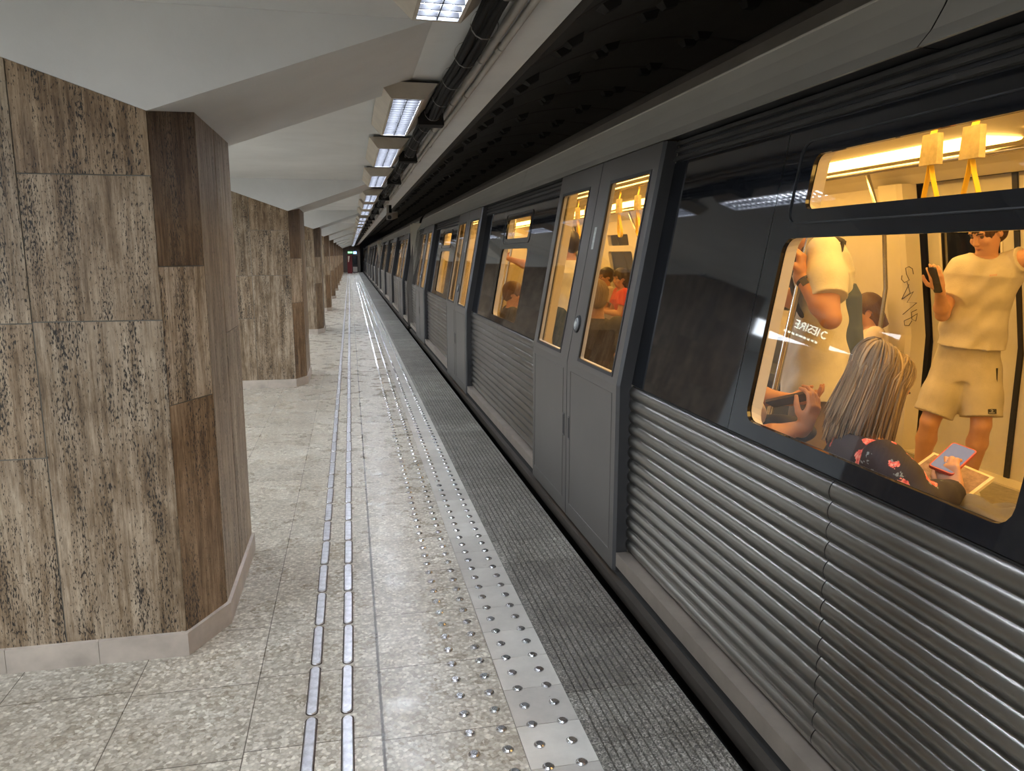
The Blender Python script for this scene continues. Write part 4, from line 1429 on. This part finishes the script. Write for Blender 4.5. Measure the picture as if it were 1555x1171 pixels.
def shoe(name, an, d, mat, root):
    d = unit(d); s = unit(np.cross(UP, d)); b = MB()
    out = []
    for k in range(16):
        a = 2 * math.pi * k / 16
        x = math.cos(a); y = math.sin(a)
        out.append((x * .145 + .055, y * (.044 + .008 * x)))
    z0 = an[2] - .088
    P = lambda p, z, m=1.0: tuple(np.array([an[0], an[1], 0]) + d * (p[0] * m) + s * p[1] * m + UP * z)
    lv = [(z0, 1.0), (z0 + .03, 1.0), (z0 + .055, .92), (z0 + .085, .62), (z0 + .115, .36)]
    R_ = [[b.pt(*P((p[0] - (1 - m) * .05, p[1]), z, m)) for p in out] for z, m in lv]
    for A, B in zip(R_[:-1], R_[1:]):
        for j in range(16): b.face(A[j], A[(j + 1) % 16], B[(j + 1) % 16], B[j])
    b.face(*R_[0][::-1]); b.face(*R_[-1])
    return b.build(name, mat, root, smooth=True)


def hair_cap(root, P, ax, mat, k=1.0, back=.0, fringe=.045, length=0.0, h=.005, thick=.016, sides=True):
    """a cap of hair over the skull, open at the face; length hangs below the ears"""
    c = P(0, 0, 0); r, f, u = ax
    S = SDF(c - .22 - V3(0, 0, length), c + .22, h)
    S.ell(P(0, -.020, .032), ax, ((.074 + thick) * k, (.094 + thick) * k, (.090 + thick) * k), .01)
    if length > 0:
        S.loft([P(0, -.030, .03), P(0, -.045, -.06), P(0, -.06, -.06 - length)], [.094 * k, .098 * k, .080 * k], [.085 * k, .070 * k, .050 * k], r, .03, wr=.004)
    else:
        S.ell(P(0, -.055, -.035), ax, (.060 * k, .052 * k, .055 * k), .03)
    # face opening
    S.ell(P(0, .105, -.050), ax, (.062 * k, .085 * k, (.050 + fringe) * k), .012, sub=True)
    if sides:
        for x in (-1, 1): S.ell(P(x * .085, .02, -.03), ax, (.030 * k, .028 * k, .040 * k), .01, sub=True)
    g = [S.lo[i] + S.h * np.arange(S.n[i]) for i in range(3)]
    X, Y, Z = g[0][:, None, None], g[1][None, :, None], g[2][None, None, :]
    th = np.arctan2((X - c[0]) * r[0] + (Y - c[1]) * r[1] + (Z - c[2]) * r[2], (X - c[0]) * f[0] + (Y - c[1]) * f[1] + (Z - c[2]) * f[2] + .02)
    S.f = S.f + (.0022 * np.sin(th * 34 + 2 * np.sin((Z - c[2]) * 40))).astype(np.float32)
    return S.build('hair', mat, root)


def bounds(*pts, pad=.2):
    a = np.array(pts); return a.min(0) - pad, a.max(0) + pad


def phone(name, c, d, n, label, w=.074, L=.152, case='phone', screen=None, cat='phone'):
    """c centre, d long axis, n screen normal"""
    d = unit(d); n = unit(np.array(n) - d * (np.array(n) @ d)); s = np.cross(d, n)
    root = empty(name, tuple(c), label, cat)
    b = MB()
    def rr(W, H, z, r=.010):
        return [tuple(c + s * p[0] + d * p[1] + n * z) for q in b.loop((-W / 2, W / 2, -H / 2, H / 2), r, 4) for p in q]
    b.hexa(rr(w, L, -.0055), rr(w, L, .004))
    b.build('body', M[case], root)
    b = MB(); b.poly(rr(w - .008, L - .010, .0044, .007)); b.build('screen', screen or M['black'], root)
    return root


def person_root(loc, label, group=None):
    return empty('person', tuple(loc), label, 'person', group)


# ---- young man in an oatmeal T-shirt and grey shorts, leaning in the far doorway
def young_man():
    D = 5.30
    floor = .05
    q = lambda px, py, d=D: at(px, py, d)
    rs, ls = q(1460, 406, 5.28), q(1534, 400, 5.30)
    neck = (rs + ls) / 2 + V3(0, 0, .065)
    pel = q(1468, 545, 5.33)
    rh, lh = q(1447, 560, 5.33), q(1489, 562, 5.33)
    rk, lk = q(1412, 640, 5.25), q(1490, 645, 5.25)
    ra, la = q(1392, 752, 5.42), q(1467, 758, 5.42)
    ra[2] = la[2] = floor + .088
    re, rw = q(1431, 478, 5.20), q(1427, 440, 5.02)
    le, lw = q(1578, 385, 5.22), q(1622, 322, 5.25)
    tocam = unit(-V3(pel[0], pel[1], 0))
    right = unit(rs - ls)
    fw = unit(np.cross(UP, right)); fw = fw if fw @ tocam > 0 else -fw
    root = person_root((pel[0], pel[1], floor), 'standing young man in oatmeal T-shirt and grey shorts looking down at a phone')
    pts = (rs, ls, ra, la, re, rw, lw, neck + V3(0, 0, .35))
    lo, hi = bounds(*pts, pad=.16); lo[2] = floor - .01
    S = SDF(lo, hi, .0055)
    hc = neck + V3(0, 0, .125) + fw * .045 + right * .012
    f_h = unit(fw * .62 + right * .62 - UP * .42)
    P, ax = head(S, hc, f_h, UP)
    S.cone(neck - V3(0, 0, .05), hc - UP * .05 - f_h * .02, .058, .052, .03)
    mid = (pel + neck) / 2
    S.loft([pel - UP * .08, pel + UP * .05, mid, neck - UP * .10, neck - UP * .01], [.150, .140, .145, .175, .075], [.095, .090, .095, .105, .060], right, .03)
    for s_, e_, w_ in ((rs, re, rw), (ls, le, lw)): arm(S, s_, e_, w_, .95)
    leg(S, rh, rk, ra, .98, fw + right * .5); leg(S, lh, lk, la, .98, fw - right * .2)
    hd = unit(V3(*(q(1421, 417, 4.99) - rw)))
    hand(S, rw, hd, fw * -1 - right * -.2 + UP * .3, right * 1.0 - UP * .2, (.55, .5, .5, .45), .95)
    hand(S, lw, unit(lw - le), fw, UP, (.9, .95, .95, .95), .95)
    S.build('body', M['skin'], root)
    face_bits(root, P, ax)
    hair_cap(root, P, ax, M['hair_brown'], fringe=.03)
    C = SDF(lo, hi, .0055)
    hem = q(1473, 526, 5.31)
    C.loft([hem, mid, neck - UP * .12, neck - UP * .035, neck + UP * .0], [.182, .172, .196, .160, .085], [.128, .120, .125, .095, .070], right, .03, wr=.0075, seed=1)
    for s_, e_, r_ in ((rs, re, .62), (ls, le, .45)):
        C.chain([s_, s_ + (e_ - s_) * r_], [.066, .076], .05, cut=True)
    C.cone(neck - UP * .05 + fw * .01, hc - UP * .03, .062, .062, .01, sub=True)
    C.build('t_shirt', M['tee_beige'], root)
    B = SDF(lo, hi, .006)
    B.loft([pel - UP * .11, pel, hem + UP * .03], [.178, .168, .160], [.122, .112, .108], right, .03, wr=.003, seed=3)
    for h_, kn in ((rh, rk), (lh, lk)): B.chain([h_, h_ + (kn - h_) * .5, h_ + (kn - h_) * .86], [.112, .110, .112], .035, cut=True)
    so = B.build('shorts', M['shorts_grey'], root)
    # woven badge on the left leg, dark with a white ring mark
    pc = lh + (lk - lh) * .70 + fw * .108 - right * .045
    g = MB(); uu = unit(lk - lh); rr = right
    F_ = lambda x, y, z=0: tuple(pc + rr * x - uu * y + fw * z)
    g.hexa([F_(-.024, -.014), F_(.024, -.014), F_(.024, .014), F_(-.024, .014)], [F_(-.024, -.014, .004), F_(.024, -.014, .004), F_(.024, .014, .004), F_(-.024, .014, .004)])
    bo = g.build('badge', M['rubber'], so)
    g = MB(); g.tube([F_(.006 * math.cos(a), .004 + .0055 * math.sin(a), .005) for a in [math.radians(40 + 280 * i / 12) for i in range(13)]], .0012, 4)
    g.tube([F_(-.014, -.007, .005), F_(.014, -.007, .005)], .0010, 4); g.build('badge_mark', M['tee_white'], so)
    # dark zip of the pocket and the small red chest lettering
    g = MB(); g.tube([tuple(lh + fw * .085 - right * .075 + UP * .02), tuple(lh + fw * .10 - right * .080 - UP * .10)], .005, 5); g.build('pocket_zip', M['rubber'], so)
    pc2 = q(1508, 418, 5.14)
    g = MB()
    for i in range(5):
        x = (i - 2) * .0075
        g.tube([tuple(pc2 - right * x - UP * .005), tuple(pc2 - right * (x + .002) + UP * .005)], .0013, 4)
    g.build('chest_lettering', M['cloth_red'], root)
    for a_, nm in ((ra, 0), (la, 1)): shoe('shoe', a_, fw + (right * .5 if nm == 0 else -right * .2), M['tee_white'], root)
    phone('smartphone', q(1420, 425, 4.97), hd * .5 + UP * .8 + right * .25, -fw * .2 + right * -.3 + UP * .9, 'dark smartphone held up by the standing young man in shorts')


# ---- tall man in a white T-shirt holding the pole
def tall_man():
    floor = .05
    q = at
    neck = q(1255, 368, 3.98); le = q(1261, 484, 3.60); lw = q(1215, 418, 3.70)
    face = unit(V3(-.80, .60, 0)); left = unit(np.cross(UP, face))
    right = -left
    ls = neck + left * .20 - UP * .05 ; rs = neck - left * .20 - UP * .05
    view = unit(V3(ls[0], ls[1], 0))
    pel = V3(neck[0], neck[1], floor + .98)
    rh, lh = pel + right * .09 - UP * .04, pel - right * .09 - UP * .04
    rk, lk = rh - UP * .45 + face * .02, lh - UP * .45 + face * .03
    ra, la = V3(rk[0], rk[1], floor + .088) - face * .02, V3(lk[0], lk[1], floor + .088) - face * .02
    re = rs + V3(0, 0, -.24) + face * .16; rw = re + face * .20 + UP * .10
    root = person_root((pel[0], pel[1], floor), 'tall man in white T-shirt with dark backpack gripping the pole, head out of sight')
    lo, hi = bounds(ls, rs, le, lw, ra, la, rw, neck + UP * .33, pel - face * .2, pad=.17); lo[2] = floor - .01
    S = SDF(lo, hi, .0055)
    hc = neck + UP * .085 + face * .19
    P, ax = head(S, hc, face - UP * .2, UP)
    S.cone(neck - UP * .06, hc - UP * .05, .064, .058, .03)
    mid = (pel + neck) / 2
    S.loft([pel - UP * .08, pel + UP * .05, mid, neck - UP * .12, neck - UP * .01], [.160, .155, .160, .185, .08], [.11, .11, .11, .115, .065], right, .03)
    arm(S, ls, le, lw, 1.12); arm(S, rs, re, rw, 1.05)
    leg(S, rh, rk, ra, 1.05, face); leg(S, lh, lk, la, 1.05, face)
    pole = V3(2.065, 3.205, 1.56)
    hd = unit(UP * .85 + (pole - lw) * 1.2 - view * .15)
    hand(S, lw, hd, unit(np.cross(UP, view)) * 1.0 + view * .35, UP * .3 - view + left * 0, (1.0, 1.0, 1.0, 1.0), 1.05, .6)
    hand(S, rw, face, UP * -1, left, (.8, .8, .8, .8), 1.0)
    S.build('body', M['skin_tan'], root)
    face_bits(root, P, ax)
    hair_cap(root, P, ax, M['hair_dark'])
    C = SDF(lo, hi, .0055)
    hem = V3(pel[0], pel[1], .875) - face * .005
    C.loft([hem, pel + UP * .12, mid + UP * .05, neck - UP * .14, neck - UP * .045, neck], [.240, .212, .198, .212, .17, .09], [.175, .150, .128, .138, .10, .075], right, .03, wr=.006, seed=5)
    for s_, e_, r_ in ((ls, le, .70), (rs, re, .7)):
        C.chain([s_ + UP * .01, s_ + (e_ - s_) * .4, s_ + (e_ - s_) * r_], [.074, .080, .082], .05, cut=True)
    C.build('t_shirt', M['tee_white'], root)
    B = SDF(lo, hi, .007)
    B.loft([pel - UP * .12, pel, pel + UP * .08], [.175, .17, .16], [.13, .12, .12], right, .03)
    for h_, kn in ((rh, rk), (lh, lk)): B.chain([h_, h_ + (kn - h_) * .9], [.100, .105], .02, cut=True)
    B.build('shorts', M['cloth_brown'], root)
    # wrist watch
    g = MB(); wd = unit(le - lw); c = lw + wd * .035
    a1 = unit(np.cross(wd, view)); a2 = np.cross(wd, a1)
    ringp = [tuple(c + a1 * .033 * math.cos(t) + a2 * .033 * math.sin(t)) for t in [2 * math.pi * i / 16 for i in range(17)]]
    g.tube(ringp, [(.003, .009)] * 17, 6, cap=False, flat=tuple(a1)); wo = g.build('watch_band', M['rubber'], root, smooth=True)
    g = MB(); cc = c - view * .034; g.hexa([tuple(cc + a1 * x * .016 + wd * y * .018) for x, y in ((-1, -1), (1, -1), (1, 1), (-1, 1))], [tuple(cc - view * .008 + a1 * x * .014 + wd * y * .016) for x, y in ((-1, -1), (1, -1), (1, 1), (-1, 1))])
    g.build('watch_case', M['blackmould'], root)
    for a_ in (ra, la): shoe('shoe', a_, face, M['tee_white'], root)
    # backpack on his back
    bc = mid - face * .108 - UP * .15 + right * .03
    bp = empty('backpack', tuple(bc), 'dark blue backpack worn by the tall man in the white T-shirt', 'backpack')
    K = SDF(bc - .42, bc + .42, .008)
    K.loft([bc - UP * .24, bc - UP * .20, bc, bc + UP * .19, bc + UP * .245], [.12, .145, .150, .135, .08], [.05, .075, .08, .065, .035], right, .02)
    K.loft([bc - UP * .21 - face * .045, bc - UP * .09 - face * .055, bc + UP * .02 - face * .04], [.10, .12, .10], [.03, .045, .02], right, .04)
    K.build('bag', M['denim'], bp)
    K = SDF(ls - .45, ls + .45, .006)
    for sg in (1, -1):
        s0 = neck - right * sg * .115
        path = [bc + UP * .20 - right * sg * .08 + face * .06, s0 - face * .075 + UP * .005, s0 + UP * .03, s0 + face * .09 - UP * .03, s0 + face * .145 - UP * .16 - right * sg * .02, s0 + face * .10 - UP * .30 - right * sg * .06, bc - UP * .16 - right * sg * .13 + face * .05]
        P_ = [np.array(p) for p in path]
        fine = []
        for i in range(len(P_) - 1):
            for j in range(6): fine.append(P_[i] + (P_[i + 1] - P_[i]) * j / 6)
        g = MB(); g.tube([tuple(p) for p in fine], [(.028, .010)] * len(fine), 8, flat=tuple(right)); g.build('shoulder_strap', M['cloth_dark'], bp, smooth=True)


# ---- seated figure (facing fx) used for the passengers on the benches
def seated(label, hip, face, sh_h=.52, lean=.05, head_f=None, tilt=.35, skin='skin', shirt='cloth_dark', hair='hair_brown', hairlen=0.0, fringe=.04,
           elbows=None, wrists=None, hands=None, sleeve=.6, trousers='cloth_dark', h=.006, k=1.0, hood=None, floor=.05, shirt_full=False, thick=.016, headdrop=0.0, curl=.7, group=None, headside=0.0, headk=None):
    face = unit(face); right = unit(np.cross(face, UP))
    hip = np.array(hip, float)
    neck = hip + UP * sh_h * k + face * lean
    rs, ls = neck + right * .175 * k - UP * .045, neck - right * .175 * k - UP * .045
    rh, lh = hip + right * .09, hip - right * .09
    rk, lk = rh + face * .42 * k + UP * .02 + right * .02, lh + face * .42 * k + UP * .02 - right * .02
    ra, la = V3(rk[0], rk[1], floor + .088) + face * .02, V3(lk[0], lk[1], floor + .088) + face * .02
    re = rs + V3(0, 0, -.26 * k) + face * .08 + right * .03 if elbows is None or elbows[0] is None else np.array(elbows[0])
    le = ls + V3(0, 0, -.26 * k) + face * .08 - right * .03 if elbows is None or elbows[1] is None else np.array(elbows[1])
    rw = re + face * .22 - right * .06 + UP * .03 if wrists is None or wrists[0] is None else np.array(wrists[0])
    lw = le + face * .22 + right * .06 + UP * .03 if wrists is None or wrists[1] is None else np.array(wrists[1])
    root = person_root((hip[0], hip[1], floor), label, group)
    hf = unit(face if head_f is None else head_f); f_h = unit(hf - UP * tilt)
    hc = neck + UP * (.145 - headdrop) * k + hf * (.02 + .06 * tilt) + right * headside
    hk = headk or k
    lo, hi = bounds(rs, ls, rk, lk, ra, la, re, le, rw, lw, hc + UP * .1, hip - face * .05, pad=.17); lo[2] = floor - .01
    S = SDF(lo, hi, h)
    P, ax = head(S, hc, f_h, UP, hk)
    S.cone(neck - UP * .06, hc - UP * .05 - f_h * .02, .056 * k, .050 * k, .03)
    mid = hip * .5 + neck * .5 - face * .01
    S.loft([hip - UP * .09, hip, mid, neck - UP * .11, neck - UP * .01], [.155 * k, .150 * k, .135 * k, .165 * k, .07 * k], [.115, .11, .095, .10, .055], right, .03)
    arm(S, rs, re, rw, .92 * k); arm(S, ls, le, lw, .92 * k)
    leg(S, rh, rk, ra, k, face); leg(S, lh, lk, la, k, face)
    hd = hands or [None, None]
    for w_, e_, sp, sd in ((rw, re, hd[0], -right), (lw, le, hd[1], right)):
        if sp is None: hand(S, w_, unit(w_ - e_), -UP + face * .1, sd, (curl,) * 4, .93 * k)
        else: hand(S, w_, sp[0], sp[1], sp[2], (sp[3] if len(sp) > 3 else curl,) * 4, .93 * k)
    S.build('body', M[skin], root)
    face_bits(root, P, ax, k)
    if hair: hair_cap(root, P, ax, M[hair], k, fringe=fringe, length=hairlen, h=min(h, .006), thick=thick)
    C = SDF(lo, hi, h)
    C.loft([hip - UP * .06, hip + UP * .06, mid, neck - UP * .12, neck - UP * .04, neck], [.178 * k, .172 * k, .158 * k, .188 * k, .15 * k, .078 * k], [.135, .13, .118, .120, .09, .066], right, .03, wr=.0035, seed=hip[1] * 7)
    for s_, e_, w_ in ((rs, re, rw), (ls, le, lw)):
        if shirt_full:
            C.chain([s_, s_ + (e_ - s_) * .5, e_], [.068, .062, .056], .04)
            C.chain([e_, e_ + (w_ - e_) * .5, e_ + (w_ - e_) * .93], [.056, .052, .044], .02, cut=True)
        else: C.chain([s_, s_ + (e_ - s_) * sleeve], [.072 * k, .074 * k], .045, cut=True)
    C.cone(neck - UP * .04 + face * .02, hc - UP * .03, .058 * k, .060 * k, .01, sub=True)
    C.build('shirt', M[shirt], root)
    B = SDF(lo, hi, max(h, .007))
    B.loft([hip - UP * .11, hip, hip + UP * .05], [.172, .168, .16], [.13, .128, .12], right, .03)
    for h_, kn, an in ((rh, rk, ra), (lh, lk, la)):
        B.chain([h_, kn], [.112, .076], .03); B.chain([kn, an + UP * .03], [.074, .056], .02, cut=True)
    B.build('trousers', M[trousers], root)
    for a_ in (ra, la): shoe('shoe', a_, face, M['rubber'], root)
    return root, P, ax, dict(neck=neck, rs=rs, ls=ls, rw=rw, lw=lw, hc=hc, right=right, face=face, f_h=f_h, mid=mid)


# ---- blonde woman by the near window, back to the glass
def blonde():
    hip = V3(1.575, 2.15, .515)
    face = unit(V3(.95, -.30, 0))
    rwp = at(1449, 748, 2.62)
    rep = at(1395, 765, 2.43)
    root, P, ax, g = seated('blonde woman in dark floral blouse sitting with her back to the window', hip, face, sh_h=.455, lean=.06,
                            head_f=V3(1.0, .03, 0), tilt=.60, skin='skin', shirt='floral', hair=None, shirt_full=True, h=.0055, k=1.0, headside=-.035, headk=.96,
                            elbows=[rep, None], wrists=[rwp, None],
                            hands=[(at(1437, 705, 2.66) - rwp, unit(V3(.75, .35, -.15)), V3(-.5, .6, .5), .75), None], headdrop=.0)
    r, f, u = ax
    hc = g['hc']
    # long straight hair: strands fall from the parting over the skull and down the back
    cap = SDF(hc - .25, hc + .25, .005)
    cap.ell(P(0, -.022, .032), ax, (.082, .102, .096), .01)
    cap.ell(P(0, .105, -.055), ax, (.056, .080, .088), .012, sub=True)
    b = MB()
    rng = random.Random(3)
    crown = P(0, -.02, .03)
    n_s = 520
    for i in range(n_s):
        y0 = rng.uniform(-.085, .070)                       # along the parting, front to back
        side = rng.choice((-1, 1))
        az = rng.uniform(-.42, 1.0)                         # 0 = straight sideways, 1 = to the back
        az = az if rng.random() < .75 else rng.uniform(.3, 1.0)
        lat = side * math.cos(az * math.pi / 2); bk = -math.sin(az * math.pi / 2)
        pts = []
        rad = rng.uniform(1.0, 1.10)
        L = rng.uniform(.16, .27)
        for j in range(7):                                  # over the skull
            t = j / 6
            th = t * 1.62
            base = V3(0, y0 * (1 - t) * .9, 0)
            x = lat * math.sin(th) * .083 * rad
            y = base[1] + (bk * math.sin(th) * .104) * rad - .02
            z = .032 + math.cos(th) * .100 * rad
            pts.append(P(x, y, z))
        last = pts[-1]; outw = last - P(0, -.02, 0); outw[2] = 0; outw = unit(outw)
        swing = rng.uniform(-.012, .012); fan = rng.uniform(-.004, .020)
        sw = unit(np.cross(UP, outw))
        # hair hangs straight down in the world, drifting to her back
        for j in range(1, 7):
            t = j / 6
            p = last + outw * (fan * t) - UP * (L * t) - g['face'] * (.055 * t * (0.3 + max(0, -bk) * .0 + .7)) + sw * swing * t
            pts.append(p)
        w = rng.uniform(.0024, .0052)
        rs = [(w * .5, w * 1.2)] + [(w * .7, w * 1.7)] * 9 + [(w * .6, w * 1.4), (w * .4, w * 1.0), (w * .12, w * .3)]
        b.tube([tuple(p) for p in pts], rs[:len(pts)], 5, flat=tuple(outw))
    cap.build('scalp_hair', M['hair_root'], root)
    b.build('hair', M['hair_blonde'], root, smooth=True)
    # phone in the right hand above a book on the lap
    phone('smartphone', at(1447, 697, 2.70), at(1466, 683, 2.74) - at(1432, 715, 2.62), V3(-.55, -.45, .75), 'smartphone in a red case held by the blonde woman',
          w=.076, L=.158, case='case_red', screen=emit('phone_screen', (0.20, 0.24, 0.36), 0.30, 0.02))
    bc = at(1440, 722, 2.76)
    bk_ = empty('book', tuple(bc), 'open pale-edged book on the lap of the blonde woman, beneath her phone', 'book')
    d = unit(at(1488, 716, 2.80) - at(1440, 752, 2.66)); n = unit(V3(-.45, -.35, .85)); n = unit(n - d * (n @ d)); s = np.cross(d, n)
    def slab(nm, w, L, z0, z1, mat):
        m = MB(); m.hexa([tuple(bc + s * x * w + d * y * L + n * z0) for x, y in ((-1, -1), (1, -1), (1, 1), (-1, 1))], [tuple(bc + s * x * w + d * y * L + n * z1) for x, y in ((-1, -1), (1, -1), (1, 1), (-1, 1))]); m.build(nm, mat, bk_)
    slab('pages', .100, .082, -.014, .0, M['paper']); slab('cover', .090, .070, .0, .002, M['bookcover'])
    # crumpled grey bag on the seat beside her
    gc = at(1516, 792, 2.52)
    bg = empty('bag', tuple(gc), 'crumpled grey bag on the seat in front of the blonde woman, lower window corner', 'bag')
    K = SDF(gc - .3, gc + .3, .007)
    K.ell(gc + V3(.02, 0, -.04), np.eye(3), (.13, .15, .075), .03); K.ell(gc + V3(.03, -.08, -.02), np.eye(3), (.09, .10, .05), .03); K.ell(gc + V3(-.01, .08, -.01), np.eye(3), (.06, .06, .06), .03)
    gg = [K.lo[i] + K.h * np.arange(K.n[i]) for i in range(3)]
    X, Y, Z = gg[0][:, None, None], gg[1][None, :, None], gg[2][None, None, :]
    K.f = K.f + (.010 * np.sin(40 * X + 25 * Y) * np.sin(33 * Y - 28 * Z) + .006 * np.sin(75 * X - 50 * Z + 30 * Y)).astype(np.float32)
    K.build('bag_body', M['cloth_grey'], bg)


M['hair_root'] = plain('hair_roots', (0.16, 0.10, 0.055), 0.5, var=0.3, scale=40, bump=0.5, bscale=200)
M['cloth_grey'] = plain('grey_cloth', (0.13, 0.115, 0.09), 0.7, var=0.3)

young_man()
tall_man()
blonde()

# passenger beside the blonde woman, mostly hidden behind the black side panel
hip = V3(1.50, 2.86, .57)
lwp = at(1232, 640, 2.86); lep = at(1172, 662, 2.86)
rwp = at(1228, 628, 3.0)
seated('seated passenger mostly hidden by the side panel, only bare arms and a phone showing', hip, V3(.85, -.53, 0), head_f=V3(.8, -.6, 0), shirt='tee_pale', skin='skin_tan', hair='hair_dark',
       elbows=[at(1150, 668, 2.72), at(1140, 600, 3.05)], wrists=[at(1222, 648, 2.80), at(1190, 606, 3.05)],
       hands=[(V3(.15, -.10, .5), V3(-.2, .6, .1), V3(-.3, .2, .3), .6), (V3(.6, -.5, 0), V3(0, -.1, 1), V3(.5, .5, 0), .5)], trousers='cloth_dark')
phone('smartphone', at(1201, 606, 2.90), at(1235, 600, 2.88) - at(1180, 612, 2.92), V3(.2, .35, .9), 'wide dark phone held over the lap beside the blonde woman', w=.085, L=.165, case='phone_case')
gc = at(1185, 640, 2.95)
bg = empty('bag', tuple(gc), 'dark leather bag on the lap beneath the wide dark phone', 'bag')
K = SDF(gc - .25, gc + .25, .007); K.ell(gc + V3(0, 0, -.03), (unit(V3(.8, -.6, 0)), unit(V3(.6, .8, 0)), UP), (.13, .07, .055), .02); K.build('bag_body', M['cloth_dark'], bg)

# girl on the far bench, head bowed
hip = V3(4.0, 5.15, .565)
seated('seated girl with long brown hair and fringe on the far bench looking down', hip, V3(-.80, .45, 0), sh_h=.47, head_f=V3(-.86, .35, 0), tilt=.45, shirt='tee_pale', hair='hair_brown', hairlen=.12, fringe=.022, k=.92, h=.006, thick=.02)

# passengers seen through the nearest double door
seated('seated man with greying hair and dark grey shirt seen from behind through the door window', V3(1.72, 5.28, .57), V3(.75, .62, 0), head_f=V3(.1, .95, 0), tilt=.3, shirt='cloth_charcoal' if 'cloth_charcoal' in M else 'cloth_dark', hair='hair_grey', h=.007, skin='skin')
seated('seated woman in bright red top seen through the door window', V3(3.55, 9.55, .58), V3(-1, .1, 0), head_f=V3(-.95, -.3, 0), tilt=.2, shirt='cloth_red', hair='hair_dark', hairlen=.08, h=.008)
r_, P_, ax_, g_ = seated('seated woman with dark hair and glasses beside the woman in red', V3(3.55, 10.15, .58), V3(-1, .1, 0), head_f=V3(-.9, -.2, 0), tilt=.1, shirt='tee_pale', hair='hair_dark', h=.008)
gl = MB()
for x in (-1, 1): gl.tube([tuple(P_(x * .033 + .022 * math.cos(t), .100, .010 + .018 * math.sin(t))) for t in [2 * math.pi * i / 12 for i in range(13)]], .0028, 5, cap=False)
gl.tube([tuple(P_(-.011, .101, .012)), tuple(P_(.011, .101, .012))], .0028, 5)
gl.build('glasses', M['rubber'], r_)

# passengers in the second window
seated('seated man in dark T-shirt in profile in the second window', V3(1.58, 7.80, .48), V3(1, -.1, 0), head_f=V3(.95, -.30, 0), tilt=.25, shirt='cloth_dark', hair='hair_brown', h=.007)


def strap_hanger():
    floor = .05
    face = unit(V3(-.2, 1, 0)); right = unit(np.cross(face, UP))
    neck = V3(2.15, 7.35, 1.50); pel = V3(2.15, 7.37, .98)
    rs, ls = neck + right * .19 - UP * .04, neck - right * .19 - UP * .04
    root = person_root((pel[0], pel[1], floor), 'standing passenger in pale shirt reaching up to a pole in the second window')
    le = at(803, 404, 7.62); lw = at(776, 394, 7.9)
    re, rw = rs - UP * .28, rs - UP * .50 + face * .08
    rh, lh = pel + right * .09, pel - right * .09
    rk, lk = rh - UP * .46, lh - UP * .46
    ra, la = V3(rk[0], rk[1], floor + .088), V3(lk[0], lk[1], floor + .088)
    lo, hi = bounds(rs, ls, le, lw, re, rw, ra, la, neck + UP * .33, pel, pad=.17); lo[2] = floor - .01
    S = SDF(lo, hi, .008)
    hc = neck + UP * .15 + face * .02
    P, ax = head(S, hc, face - UP * .1, UP); S.cone(neck - UP * .05, hc - UP * .05, .058, .054, .03)
    S.loft([pel - UP * .08, pel, (pel + neck) / 2, neck - UP * .11, neck], [.15, .145, .14, .17, .07], [.1, .1, .1, .105, .06], right, .03)
    arm(S, rs, re, rw); arm(S, ls, le, lw)
    hand(S, lw, unit(lw - le), V3(0, 0, 1), UP, (.9,) * 4); hand(S, rw, -UP, -right, face, (.4,) * 4)
    leg(S, rh, rk, ra, 1, face); leg(S, lh, lk, la, 1, face)
    S.build('body', M['skin_tan'], root); face_bits(root, P, ax); hair_cap(root, P, ax, M['hair_dark'], h=.008)
    C = SDF(lo, hi, .008)
    C.loft([pel - UP * .05, (pel + neck) / 2, neck - UP * .12, neck], [.18, .17, .195, .085], [.13, .12, .125, .07], right, .03, wr=.003)
    for s_, e_ in ((rs, re), (ls, le)): C.chain([s_, s_ + (e_ - s_) * .6], [.076, .078], .04, cut=True)
    C.build('shirt', M['tee_white'], root)
    B = SDF(lo, hi, .009)
    B.loft([pel - UP * .12, pel + UP * .04], [.17, .165], [.125, .12], right, .03)
    for h_, kn, an in ((rh, rk, ra), (lh, lk, la)): B.chain([h_, kn, an], [.11, .08, .06], .03)
    B.build('trousers', M['cloth_navy'], root)
    for a_ in (ra, la): shoe('shoe', a_, face, M['rubber'], root)


strap_hanger()
